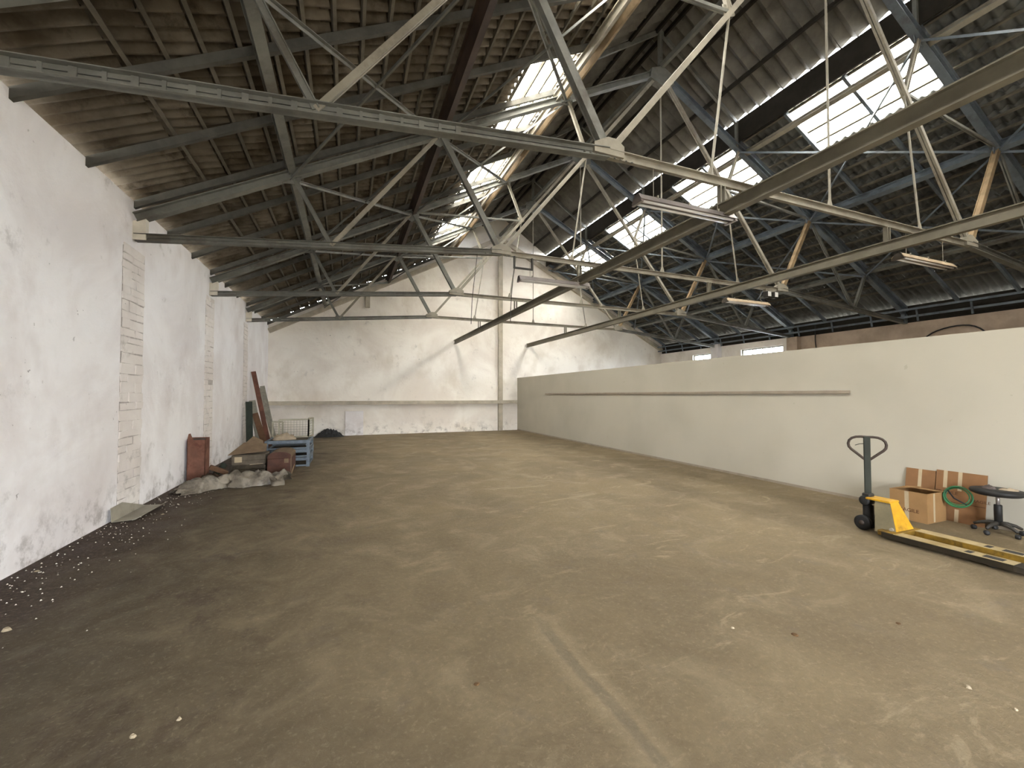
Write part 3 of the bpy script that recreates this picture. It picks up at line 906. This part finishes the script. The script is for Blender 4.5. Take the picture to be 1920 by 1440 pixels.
half = [(.0, 1.145), (.06, 1.147), (.105, 1.142), (.145, 1.125), (.172, 1.095), (.182, 1.055), (.176, 1.015), (.155, .985), (.10, .935), (.05, .888), (.012, .855)]
hpts = [TP(-a, z) for a, z in reversed(half)] + [TP(a, z) for a, z in half[1:]]
build('handle_loop', MB().tube(hpts, .0155, 10), M_GRIP, jack, True)
build('release_lever', MB().tube([TP(-.02, 1.06), TP(-.07, 1.055), TP(-.115, 1.035)], .005, 6), M_DKMET, jack, True)

# ------------------------------------------------------------------ cartons by the partition
def m_card(name, col):
    m = MT(name)
    n = m.noise(5, 5, .6)
    c = m.mix(m.ramp(n, .3, .7), tuple(q * .86 for q in col[:3]) + (1,), col)
    m.color(c).rough(.85, 0, .25); m.bump(m.noise(60, 3, .5), .06, .005)
    return m.m
M_CARD = m_card('brown_cardboard', srgb(156, 121, 80))
M_CARD2 = m_card('red_brown_cardboard', srgb(138, 101, 68))
M_TAPE = simple('parcel_tape', srgb(180, 162, 132), .35, 0, .08, 8, 0, .5)
M_INK = simple('faded_ink', srgb(92, 62, 40), .8, 0, .15, 20, 0, .2)
def lettering(text, parent, origin, xdir, ydir, size, mat_=M_INK):
    cu = bpy.data.curves.new('print', 'FONT')
    cu.body = text; cu.size = size; cu.extrude = .0005
    cu.materials.append(mat_)
    tmp = bpy.data.objects.new('print_source', cu)
    C.objects.link(tmp)
    bpy.context.view_layer.update()
    me = bpy.data.meshes.new_from_object(tmp.evaluated_get(bpy.context.evaluated_depsgraph_get()))
    me.name = 'print'
    bpy.data.objects.remove(tmp)
    o = bpy.data.objects.new('print', me)
    C.objects.link(o); o.parent = parent
    x, y = Vector(xdir).normalized(), Vector(ydir).normalized()
    z = x.cross(y)
    m = Matrix((x, y, z)).transposed().to_4x4(); m.translation = Vector(origin) - wpos(parent)
    o.matrix_local = m
    return o
cx0, cx1, cy0, cy1, ch = 6.98, 7.42, 3.06, 3.46, .385
carton = tag(empty('cardboard_box', (cx0, cy0, 0)), 'open cardboard box with half-closed flaps beside the pallet truck', 'box')
t_ = .006
build('panel', MB().box(cx0, cx0 + t_, cy0, cy1, 0, ch), M_CARD, carton)
build('panel', MB().box(cx1 - t_, cx1, cy0, cy1, 0, ch), M_CARD, carton)
build('panel', MB().box(cx0 + t_, cx1 - t_, cy0, cy0 + t_, 0, ch), M_CARD, carton)
build('panel', MB().box(cx0 + t_, cx1 - t_, cy1 - t_, cy1, 0, ch), M_CARD, carton)
build('bottom', MB().box(cx0 + t_, cx1 - t_, cy0 + t_, cy1 - t_, .004, .01), M_CARD, carton)
def quad(p, th=.005):
    p = [Vector(q) for q in p]
    n = (p[1] - p[0]).cross(p[3] - p[0]).normalized() * th
    return MB().add(p + [q + n for q in p], [(0, 1, 2, 3), (7, 6, 5, 4), (0, 4, 5, 1), (1, 5, 6, 2), (2, 6, 7, 3), (3, 7, 4, 0)])
build('flap', quad([(cx0 + .14, cy1, ch), (cx1, cy1, ch), (cx1 - .02, cy1 - .17, ch + .02), (cx0 + .17, cy1 - .17, ch + .03)]), M_CARD, carton)
build('flap', quad([(cx1, cy1, ch), (cx1, cy0, ch), (cx1 - .17, cy0 + .05, ch + .012), (cx1 - .17, cy1 - .02, ch + .012)]), M_CARD, carton)
build('flap', quad([(cx0, cy0, ch), (cx0, cy1, ch), (cx0 + .16, cy1 - .03, ch - .1), (cx0 + .16, cy0 + .1, ch - .1)]), M_CARD, carton)
build('flap', quad([(cx1, cy0, ch), (cx0, cy0, ch), (cx0 + .05, cy0 + .12, ch - .12), (cx1 - .05, cy0 + .12, ch - .12)]), M_CARD, carton)
build('tape', MB().box(cx0 - .0015, cx0, cy0 + .19, cy0 + .235, .0, ch), M_TAPE, carton)
build('tape', MB().box(cx0 + .14, cx0 + .18, cy0 - .0015, cy0, .01, ch), M_TAPE, carton)
lettering('FRAGILE', carton, (cx0 - .002, cy1 - .075, .115), (0, -1, 0), (0, 0, 1), .065)

def flat_box(y0, y1, h, lab, tapes, words, fold=None):
    c = tag(empty('flattened_box', (7.45, y0, 0)), lab, 'box', 'flattened boxes against the partition')
    xb, xt = 7.455, 7.565
    def P_(y, z, d_=0.): return Vector((xb + (xt - xb) * z / h - d_, y, z))
    build('panel', quad([P_(y0, 0), P_(y0, h), P_(y1, h), P_(y1, 0)], -.012), M_CARD2, c)
    for ty, z0, z1 in tapes:
        build('tape', quad([P_(ty, z0, .0005), P_(ty, z1, .0005), P_(ty + .04, z1, .0005), P_(ty + .04, z0, .0005)], .0012), M_TAPE, c)
    if fold:
        build('crease', quad([P_(y0 + .003, fold, .0005), P_(y0 + .003, fold + .006, .0005), P_(y1 - .003, fold + .006, .0005), P_(y1 - .003, fold, .0005)], .001), M_INK, c)
    up = (P_(y0, h) - P_(y0, 0)).normalized()
    for w, yy, zz, sz in words: lettering(w, c, P_(yy, zz, .003), (0, -1, 0), up, sz)
    return c
flat_box(3.215, 3.54, .62, 'flattened red-brown cardboard box behind the open box, under one tape strip', [(3.36, .36, .62)], [('FRAGILE', 3.36, .30, .05)], .27)
flat_box(2.715, 3.205, .645, 'larger flattened cardboard box with two tape strips behind the green coil', [(3.09, .42, .645), (2.945, .40, .645), (2.96, .0, .16)], [('FRAGILE', 3.2, .345, .06), ('FRAGILE', 2.86, .29, .05)], .24)

# green coil hung over the box edge
M_GREEN = simple('green_hose', srgb(38, 102, 60), .45, 0, .2, 8, .05, .45)
coil = tag(empty('hose_coil', (7.36, 2.90, .22)), 'green hose coil hanging at the corner of the open cardboard box', 'coil')
cc, rr = Vector((7.37, 2.925, .345)), .12
u_, v_ = Vector((.25, -.96, -.1)).normalized(), Vector((.25, -.05, 1)).normalized()
for k in range(5):
    r_ = rr + R.uniform(-.02, .012); o_ = Vector((R.uniform(-.012, .012), R.uniform(-.01, .01), R.uniform(-.012, .012)))
    pts = [cc + o_ + u_ * (r_ * math.cos(q)) + v_ * (r_ * math.sin(q)) for q in [2 * math.pi * i / 24 for i in range(24)]]
    build('loop', MB().tube(pts, .0075, 6, True), M_GREEN, coil, True)
build('tie_strap', MB().tube([cc + u_ * -.10 + v_ * .07, cc + u_ * -.03 + v_ * -.02, cc + u_ * .09 + v_ * -.075], .009, 6), M_BLACK, coil, True)
build('tail', MB().tube([cc + u_ * -.10 + v_ * .07, (7.345, 3.035, .385), (7.33, 3.05, .378)], .008, 6), M_BLACK, coil, True)

# ------------------------------------------------------------------ office stool without its back
SX, SY = 7.315, 2.545
st = tag(empty('office_stool', (SX, SY, 0)), 'backless black office stool on a star base with castors', 'stool')
seat = MB().lathe([(.0, .455), (.10, .45), (.18, .462), (.215, .48), (.225, .505), (.215, .525), (.17, .535), (.0, .53)], 28, Matrix.Translation((SX, SY, .0)) @ Matrix.Diagonal((1, 1.06, 1, 1)))
build('seat', seat, M_BLACK, st, True)
build('gas_column', MB().lathe([(.0, .10), (.036, .10), (.036, .34), (.033, .345), (.0, .345)], 16, Matrix.Translation((SX, SY, 0))), M_BLACK, st, True)
build('piston', MB().lathe([(.0, .34), (.018, .34), (.018, .46), (.0, .46)], 12, Matrix.Translation((SX, SY, 0))), M_ALU, st, True)
for k in range(5):
    a = math.radians(100 + 72 * k)
    dx, dy = math.cos(a), math.sin(a)
    lg = build('leg', MB().tube([(SX + dx * r, SY + dy * r, z) for r, z in ((.02, .125), (.08, .122), (.15, .105), (.205, .075))], .02, 8, radii=[.026, .024, .019, .015]), M_DKMET, st, True)
    Mw = Matrix.Translation((SX + dx * .205, SY + dy * .205, .028)) @ Matrix.Rotation(a + .6, 4, 'Z') @ Matrix.Rotation(math.pi / 2, 4, 'Y')
    build('castor', MB().lathe([(.0, -.022), (.022, -.022), (.028, -.014), (.028, .014), (.022, .022), (.0, .022)], 14, Mw), M_BLACK, lg, True)
# things lying on the stool
def crumple(name, cx, cy, z, sx, sy, hgt, mat_, lab, cat, seed, rot=0):
    rr_ = random.Random(seed)
    n = 10
    mb = MB()
    hh = [[0] * (n + 1) for _ in range(n + 1)]
    for i in range(n + 1):
        for j in range(n + 1):
            e = min(i, n - i, j, n - j) / (n / 2)
            hh[i][j] = hgt * (.15 + .85 * e ** .6) * rr_.uniform(.35, 1) if e > 0 else 0
    ca, sa = math.cos(rot), math.sin(rot)
    for i in range(n + 1):
        for j in range(n + 1):
            x = (i / n - .5) * sx + rr_.uniform(-.02, .02) * sx; y = (j / n - .5) * sy + rr_.uniform(-.02, .02) * sy
            # round the outline
            f = 1 - .18 * (abs(i / n - .5) * abs(j / n - .5)) * 4
            x, y = x * f, y * f
            mb.v.append((cx + x * ca - y * sa, cy + x * sa + y * ca, z + hh[i][j]))
    m0 = (n + 1) * (n + 1)
    mb.v += [(p[0], p[1], z) for p in mb.v[:m0]]
    I = lambda i, j: i * (n + 1) + j
    for i in range(n):
        for j in range(n):
            mb.f.append((I(i, j), I(i + 1, j), I(i + 1, j + 1), I(i, j + 1)))
            mb.f.append((m0 + I(i, j + 1), m0 + I(i + 1, j + 1), m0 + I(i + 1, j), m0 + I(i, j)))
    ring = [I(i, 0) for i in range(n)] + [I(n, j) for j in range(n)] + [I(i, n) for i in range(n, 0, -1)] + [I(0, j) for j in range(n, 0, -1)]
    for a, b in zip(ring, ring[1:] + ring[:1]): mb.f.append((a, m0 + a, m0 + b, b))
    o = build(name, mb, mat_, None, True, origin=(cx, cy, z))
    return tag(o, lab, cat)
M_GLOVE = simple('dull_purple_grey_cloth', srgb(98, 88, 84), .9, 0, .25, 12, .2, .2)
M_PAPER = simple('crumpled_beige_paper', srgb(164, 148, 126), .85, 0, .15, 12, .15, .2)
crumple('work_glove', SX - .03, SY + .06, .533, .14, .10, .05, M_GLOVE, 'grey crumpled work glove on the black stool seat', 'glove', 3, .8)
crumple('paper', SX + .02, SY - .09, .533, .10, .17, .035, M_PAPER, 'crumpled beige paper lying on the black stool seat', 'paper', 5, .2)

# ------------------------------------------------------------------ clutter along the left wall
M_RUST = simple('rusted_sheet_metal', srgb(122, 84, 68), .8, .0, .25, 6, .2, .3, srgb(96, 58, 46))
M_WOODG = simple('weathered_grey_wood', srgb(134, 130, 118), .85, 0, .25, 9, .2, .2)
M_WOODB = simple('brown_wood', srgb(98, 72, 52), .8, 0, .25, 9, .2, .25)
M_WOODR = simple('red_brown_paint', srgb(106, 68, 53), .7, 0, .35, 4, .1, .3)
M_DGREEN = simple('dark_green_board', srgb(44, 50, 40), .7, 0, .25, 6, .1, .3)
M_BLUE = simple('blue_stillage_paint', srgb(106, 117, 126), .55, 0, .25, 8, .08, .4, srgb(70, 76, 84))
M_WIRE = simple('galvanised_wire', srgb(150, 144, 124), .5, .3, .2, 9, .05, .4)
M_DARKW = simple('dark_stained_chest', srgb(86, 56, 44), .7, 0, .25, 6, .15, .35)
M_TAN = simple('tan_hide_lid', srgb(116, 97, 76), .8, 0, .2, 7, .15, .3)
M_CASE = simple('grey_brown_case', srgb(104, 94, 80), .8, 0, .25, 7, .15, .25)
M_CRATE = simple('sooty_crate_wood', srgb(82, 74, 62), .9, 0, .3, 7, .2, .2)

bx0, bx1, by0, by1, bz = XL + .04, -2.56, 9.72, 10.0, .83
can = tag(empty('rusty_bin', ((bx0 + bx1) / 2, (by0 + by1) / 2, 0)), 'tall rusty sheet-metal bin standing against the white wall', 'bin')
build('wall_panel', MB().prism([(bx0, .0), (bx1, .0), (bx1, bz), (bx0 + .09, bz - .01), (bx0 + .05, bz + .10), (bx0 + .02, bz + .09), (bx0, bz - .03)], 'y', by0, by0 + .006), M_RUST, can)
build('wall_panel', MB().box(bx0, bx1, by1 - .006, by1, 0, bz), M_RUST, can)
build('wall_panel', MB().box(bx0, bx0 + .006, by0, by1, 0, bz), M_RUST, can)
build('wall_panel', MB().box(bx1 - .006, bx1, by0, by1, 0, bz), M_RUST, can)
build('bottom', MB().box(bx0, bx1, by0, by1, .01, .02), M_RUST, can)
build('rim', MB().box(bx0 + .10, bx1 + .004, by0 - .005, by0 + .008, bz - .025, bz), M_DKMET, can)

# leaning boards in the far corner
def board(p0, p1, w, th, mat_, lab, nrm=(.3, -.95, 0)):
    p0, p1 = Vector(p0), Vector(p1)
    o = build('plank', MB().bar(p0, p1, [(0, 0, w, th)], nrm), mat_, None, origin=p0)
    return tag(o, lab, 'plank', 'boards leaning in the far left corner')
board((-2.33, 15.35, .02), (-2.81, 15.4, 2.42), .13, .04, M_WOODR, 'longest plank in the far left corner, painted red-brown at its top')
board((-2.30, 16.3, .02), (-2.78, 16.75, 1.98), .14, .04, M_WOODG, 'tall grey plank leaning in the far left corner, nearest the back wall')
board((-2.26, 16.0, .02), (-2.80, 16.25, 1.90), .09, .03, M_WOODG, 'narrow grey plank just beside the red-brown one')
board((-2.42, 14.5, .02), (-2.72, 14.8, 1.50), .17, .05, M_WOODG, 'broad grey board leaning in front of the red-brown plank')
board((-2.22, 14.2, .02), (-2.58, 14.45, 1.12), .16, .04, M_WOODB, 'short dark brown board low among the leaning planks')
board((-2.66, 14.25, .0), (-2.72, 14.35, 1.47), .17, .05, M_DGREEN, 'dark green board standing flat against the white wall')

# blue steel pallets in a stack with a wire cage on top
def stillage(x0, x1, y0, y1, z, h, lab):
    s_ = tag(empty('steel_pallet', ((x0 + x1) / 2, (y0 + y1) / 2, z)), lab, 'pallet', 'blue steel pallets in a stack')
    def rail(a, b, w=.05, hh=.06): return MB().bar(a, b, [(0, 0, w, hh)])
    zt_ = z + h - .035
    for (a, b) in (((x0, y0, zt_), (x1, y0, zt_)), ((x0, y1, zt_), (x1, y1, zt_)), ((x0, y0, zt_), (x0, y1, zt_)), ((x1, y0, zt_), (x1, y1, zt_))):
        build('top_rail', rail(a, b, .05, .07), M_BLUE, s_)
    for (a, b) in (((x0, y0, z + .03), (x1, y0, z + .03)), ((x0, y1, z + .03), (x1, y1, z + .03)), ((x1, y0, z + .03), (x1, y1, z + .03))):
        build('foot_rail', rail(a, b, .05, .035), M_BLUE, s_)
    for xx in (x0, x1):
        for yy in (y0, y1):
            build('leg', MB().box(xx - .035, xx + .035, yy - .035, yy + .035, z, z + h), M_BLUE, s_)
    build('deck', MB().box(x0 + .03, x1 - .03, y0 + .03, y1 - .03, z + h - .03, z + h - .015), M_CRATE, s_)
    for k in range(3):
        yy = y0 + .2 + k * (y1 - y0 - .4) / 2
        build('cross_bar', MB().box(x0, x1, yy - .03, yy + .03, z + h - .075, z + h - .035), M_BLUE, s_)
    return s_
px0, px1, py0, py1 = -1.70, -.85, 10.88, 11.9
stillage(px0, px1, py0, py1, 0, .215, 'blue steel pallet at the bottom of the stack, resting on the floor')
stillage(px0 - .01, px1 + .01, py0, py1, .215, .19, 'blue steel pallet in the middle of the stack')
stillage(px0, px1, py0 - .02, py1, .405, .215, 'blue steel pallet on top of the stack, under the wire cage')
cg = tag(empty('wire_cage', (-1.25, 11.5, .62)), 'open wire mesh cage panels standing on the blue pallets', 'cage')
def mesh_panel(a, b, z0, z1):
    a, b = Vector(a), Vector(b)
    fr = MB()
    for z in (z0, z1): fr.bar((a.x, a.y, z), (b.x, b.y, z), [(0, 0, .03, .04)])
    for p in (a, b): fr.bar((p.x, p.y, z0), (p.x, p.y, z1), [(0, 0, .035, .035)], (1, 0, 0))
    f_ = build('panel_frame', fr, M_WIRE, cg)
    wv = MB(); L_ = (b - a).length; n = int(L_ / .06)
    for k in range(1, n):
        p = a.lerp(b, k / n); wv.bar((p.x, p.y, z0), (p.x, p.y, z1), [(0, 0, .007, .007)], (1, 0, 0))
    m_ = int((z1 - z0) / .06)
    for k in range(1, m_):
        z = z0 + (z1 - z0) * k / m_; wv.bar((a.x, a.y, z), (b.x, b.y, z), [(0, 0, .007, .007)])
    tag(build('wire_mesh', wv, M_WIRE, f_), kind='stuff')
mesh_panel((-1.55, 11.55, 0), (-.9, 11.55, 0), .64, 1.06)
mesh_panel((-.9, 11.55, 0), (-.82, 11.88, 0), .64, 1.08)
mesh_panel((-1.72, 11.80, 0), (-1.5, 11.80, 0), .64, 1.0)
crumple('paper_sack', -1.38, 11.15, .62, .52, .4, .2, M_PAPER, 'pale crumpled paper sack on the blue pallets in front of the cage', 'sack', 11, .1)

# domed chest
dc = tag(empty('domed_chest', (-1.30, 10.2, 0)), 'dark brown domed chest with a tan lid in front of the blue pallets', 'chest')
dx0, dx1, dy0, dy1 = -1.52, -1.08, 9.8, 10.62
build('body', MB().bevbox(dx0, dx1, dy0, dy1, .0, .36, .012), M_DARKW, dc)
arc = [(dx0, .36)] + [(-1.30 - .22 * math.cos(q), .36 + .13 * math.sin(q) ** .6) for q in [math.pi * i / 12 for i in range(1, 12)]] + [(dx1, .36)]
build('lid', MB().prism(arc, 'y', dy0 + .012, dy1), M_TAN, dc)
build('lid_end', MB().prism(arc, 'y', dy0, dy0 + .012), M_DARKW, dc)
build('sticker', MB().box(-1.21, -1.13, dy0 - .002, dy0, .26, .35), M_TAN, dc)
build('corner_edge', MB().box(dx1 - .012, dx1 + .004, dy0 - .004, dy0 + .012, .01, .40), M_TAN, dc)
build('strap', MB().bar((dx1 + .006, dy0 + .02, .03), (dx1 + .006, dy1 - .3, .13), [(0, 0, .012, .035)]), M_OCHRE, dc)

# sooty crate, case on it, folded card over both
cr = tag(empty('wooden_crate', (-1.88, 10.3, 0)), 'low sooty wooden crate under the grey-brown case', 'crate')
for k in range(3):
    build('slat', MB().bevbox(-2.20, -1.58, 10.0, 10.018, .015 + k * .066, .072 + k * .066, .003), M_CRATE, cr)
    build('slat', MB().bevbox(-1.598, -1.58, 10.02, 10.6, .015 + k * .066, .072 + k * .066, .003), M_CRATE, cr)
for xx in (-2.19, -1.66):
    build('corner_post', MB().box(xx, xx + .06, 10.02, 10.06, 0, .205), M_CRATE, cr)
build('bottom', MB().box(-2.2, -1.6, 10.02, 10.6, .0, .015), M_CRATE, cr)
build('back_board', MB().box(-2.2, -1.6, 10.6, 10.615, .0, .205), M_CRATE, cr)
build('lid', MB().box(-2.2, -1.58, 10.0, 10.615, .205, .22), M_CRATE, cr)
cs = tag(empty('travel_case', (-1.88, 10.3, .22)), 'grey-brown travel case with a pale sticker, lying on the sooty crate', 'case')
build('shell', MB().bevbox(-2.19, -1.585, 9.99, 10.55, .22, .44, .02), M_CASE, cs)
build('sticker', MB().box(-2.13, -2.0, 9.986, 9.99, .29, .40), M_TAPE, cs)
build('trim_strip', MB().bar((-1.86, 9.985, .235), (-1.62, 9.985, .25), [(0, 0, .006, .010)]), M_TAPE, cs)
build('seam', MB().box(-2.19, -1.585, 9.987, 9.991, .325, .333), M_CRATE, cs)
fc = tag(empty('folded_cardboard', (-1.88, 10.25, .44)), 'folded grey-brown cardboard tented over the travel case', 'cardboard')
build('panel', quad([(-2.24, 9.95, .445), (-1.56, 9.95, .50), (-1.60, 10.28, .62), (-2.02, 10.28, .66)], .008), M_TAN, fc)
build('panel', quad([(-1.60, 10.28, .62), (-1.72, 10.55, .45), (-2.12, 10.55, .45), (-2.02, 10.28, .66)], .008), M_TAN, fc)
build('panel', quad([(-2.02, 10.28, .63), (-1.66, 10.30, .60), (-1.70, 10.42, .68), (-1.88, 10.42, .78)], .008), M_TAN, fc)

# heap of rubble and scraps between bin and crate
def heap(name, cx, cy, sx, sy, h, mat_, lab, seed, n=14, cat='rubble'):
    rr_ = random.Random(seed); mb = MB()
    for i in range(n + 1):
        for j in range(n + 1):
            u, v = i / n * 2 - 1, j / n * 2 - 1
            d_ = max(0, 1 - (u * u + v * v))
            mb.v.append((cx + u * sx / 2 + rr_.uniform(-.01, .01), cy + v * sy / 2 + rr_.uniform(-.01, .01), .001 + h * d_ * rr_.uniform(.35, 1.0)))
    for i in range(n):
        for j in range(n):
            a = i * (n + 1) + j; mb.f.append((a, a + n + 1, a + n + 2, a + 1))
    return tag(build(name, mb, mat_, None, origin=(cx, cy, 0)), lab, cat)
heap('rubble_heap', -2.40, 9.46, .62, .48, .22, M_DIRT, 'low heap of brown earth and rubble between the rusty bin and the crate', 4)
heap('rubble_heap', -.66, 18.16, 1.1, .45, .36, M_BLACK, 'black heap of debris lying at the foot of the back wall', 8, 22)
tag(build('wood_offcut', MB().bevbox(-.16, .16, -.05, .05, -.04, .04, .008, Matrix.Translation((-2.28, 9.50, .235)) @ Matrix.Rotation(.5, 4, 'Y') @ Matrix.Rotation(.3, 4, 'Z')), M_WOODB, None, origin=(-2.28, 9.50, .19)), 'short brown wood offcut lying on the earth heap', 'wood')
tag(build('pipe_offcut', MB().tube([(-2.46, 9.95, .065), (-2.38, 9.96, .16), (-2.29, 9.97, .28)], .055, 12), M_DGREEN, None, True, origin=(-2.46, 9.95, .0)), 'stub of dark green pipe propped between the rusty bin and the crate', 'pipe')
tag(build('metal_bar', MB().bar((-2.05, 9.42, .02), (-2.12, 9.96, .20), [(0, 0, .03, .03)]), M_CRATE, None, origin=(-2.05, 9.42, .02)), 'dark bar leaning against the crate from the floor', 'bar')

# plastic sheeting crumpled on the floor
def m_plastic():
    m = MT('dusty_clear_plastic')
    n = m.noise(5, 6, .65)
    m.color(m.mix(m.ramp(n, .4, .65), srgb(132, 123, 108), srgb(82, 73, 61))).rough(.38, 0, .6)
    m.bump(m.noise(14, 5, .6), .5, .03)
    return m.m
M_PLAS = m_plastic()
def sheeting(name, pts, width, hgts, mat_, lab, seed, nx=44, ny=16):
    rr_ = random.Random(seed); mb = MB()
    P_ = [Vector((p[0], p[1], 0)) for p in pts]
    ph = [rr_.uniform(0, 6.28) for _ in range(12)]
    for i in range(nx + 1):
        t = i / nx * (len(P_) - 1); k = min(int(t), len(P_) - 2); q = P_[k].lerp(P_[k + 1], t - k)
        d_ = (P_[k + 1] - P_[k]).normalized(); s_ = Vector((-d_.y, d_.x, 0))
        hh = hgts[k] + (hgts[k + 1] - hgts[k]) * (t - k)
        w = width * (.75 + .25 * math.sin(5 * i / nx * 3 + ph[0]))
        for j in range(ny + 1):
            v = j / ny * 2 - 1
            e = max(0, 1 - v * v)
            z = .004 + hh * e ** .7 * (.62 + .2 * math.sin(i * .32 + ph[1] + 1.6 * v) + .16 * math.sin(i * .55 + j * .5 + ph[2]) + .12 * math.sin(j * .9 - i * .3 + ph[3])) + rr_.uniform(0, .01) + .075 * abs(math.sin(i * .61 + j * .47 + ph[5])) * e
            p = q + s_ * (v * w / 2) + Vector((.03 * math.sin(j * 1.1 + i * .6), .03 * math.sin(i * .8 + ph[4]), 0))
            mb.v.append((p.x, p.y, max(.003, z)))
    for i in range(nx):
        for j in range(ny):
            a = i * (ny + 1) + j; mb.f.append((a, a + ny + 1, a + ny + 2, a + 1))
    return tag(build(name, mb, mat_, None, True, origin=(pts[0][0], pts[0][1], 0)), lab, 'sheeting')
sheeting('plastic_sheeting', [(-2.66, 8.60), (-2.38, 8.80), (-2.0, 9.02), (-1.62, 9.0), (-1.3, 9.0), (-1.04, 8.95)], .55, [.03, .22, .30, .20, .26, .18], M_PLAS, 'crumpled dusty plastic sheeting spread on the floor before the crate', 2)
bs = MB()
bs.add([(-2.84, 6.98, .01), (-2.62, 7.02, .012), (-2.58, 7.75, .03), (-2.80, 7.85, .02), (-2.86, 7.3, .20), (-2.86, 7.0, .19)], [(0, 1, 2, 3), (0, 3, 4, 5)])
bs.add([(-2.62, 7.02, .012), (-2.56, 7.04, .05), (-2.51, 7.78, .07), (-2.58, 7.75, .03)], [(0, 1, 2, 3)])
bsm = build('bent_sheet', bs, M_STEELL, None, origin=(-2.7, 7.3, 0))
mod = bsm.modifiers.new('thickness', 'SOLIDIFY'); mod.thickness = .006
tag(bsm, 'bent grey sheet lying at the foot of the first brick pier', 'sheet')
tag(build('white_panel', MB().bevbox(-.08, .62, 18.40, 18.44, 0, 1.0, .006), M_WALL, None, origin=(.25, 18.4, 0)), 'white panel standing on the floor against the back wall', 'panel')

# loose bits on the floor
M_LEAF = simple('dry_leaf', srgb(92, 70, 46), .9, 0, .25, 20, .1, .2)
M_STONE = simple('pale_stone', srgb(164, 150, 126), .9, 0, .12, 20, .2, .2)
def bit(name, x, y, s_, mat_, lab, cat, flat=False):
    mb = MB(); rr_ = random.Random(int(x * 100 + y * 999))
    n = 7
    top = [(x + s_ * rr_.uniform(.6, 1) * math.cos(6.28 * i / n), y + s_ * rr_.uniform(.6, 1) * math.sin(6.28 * i / n)) for i in range(n)]
    hz = s_ * (.25 if flat else .8)
    mb.v = [(a, b, .001) for a, b in top] + [(x + (a - x) * .6, y + (b - y) * .6, hz * rr_.uniform(.6, 1)) for a, b in top]
    mb.f = [tuple(range(n))[::-1], tuple(range(n, 2 * n))] + [(i, (i + 1) % n, (i + 1) % n + n, i + n) for i in range(n)]
    return tag(build(name, mb, mat_, None, origin=(x, y, 0)), lab, cat)
bit('dry_leaf', 2.91, 2.01, .032, M_LEAF, 'curled brown leaf alone on the right half of the open floor', 'leaf', True)
bit('stone_chip', 3.31, 1.29, .018, M_STONE, 'pale stone chip on the floor near the lower right corner', 'stone')
bit('stone_chip', 3.31, 1.11, .012, M_STONE, 'tiny pale stone chip at the right edge, below the other chip', 'stone')
bit('bark_scrap', 3.76, 1.83, .022, M_LEAF, 'thin brown bark scrap on the floor in front of the forks', 'scrap', True)
bit('stone_chip', 2.58, 2.23, .015, M_STONE, 'small pale chip on the floor left of the curled leaf', 'stone')
bit('bark_scrap', .71, 2.35, .022, M_LEAF, 'dark scrap in the middle of the bare foreground floor', 'scrap', True)
bit('stone_chip', -.96, 2.61, .018, M_STONE, 'pale chip on the brown dirt at the lower left', 'stone')
bit('stone_chip', -.79, 2.66, .016, M_STONE, 'second pale chip on the lower left dirt, a little to the right', 'stone')
bit('stone_chip', -2.23, 4.1, .030, M_STONE, 'yellowish stone at the left edge of the picture', 'stone')
bit('stone_chip', -2.72, 5.36, .030, M_STONE, 'white plaster flake on the earth close to the left wall', 'stone', True)
bit('stone_chip', -2.39, 7.25, .028, M_STONE, 'white flake on the floor beside the bent sheet', 'stone', True)
grit = MB(); rg = random.Random(31)
for _ in range(420):
    x = XL + .03 + abs(rg.gauss(0, .38)); y = rg.uniform(2.6, 9.0); s_ = rg.uniform(.004, .013)
    mb = [(x + s_ * rg.uniform(.6, 1) * math.cos(2.1 * i), y + s_ * rg.uniform(.6, 1) * math.sin(2.1 * i), .001) for i in range(3)] + [(x, y, s_ * .8)]
    grit.add(mb, [(0, 2, 1), (0, 1, 3), (1, 2, 3), (2, 0, 3)])
tag(build('grit', grit, M_PALE, None), 'plaster grit scattered on the earth along the left wall', 'grit', kind='stuff')
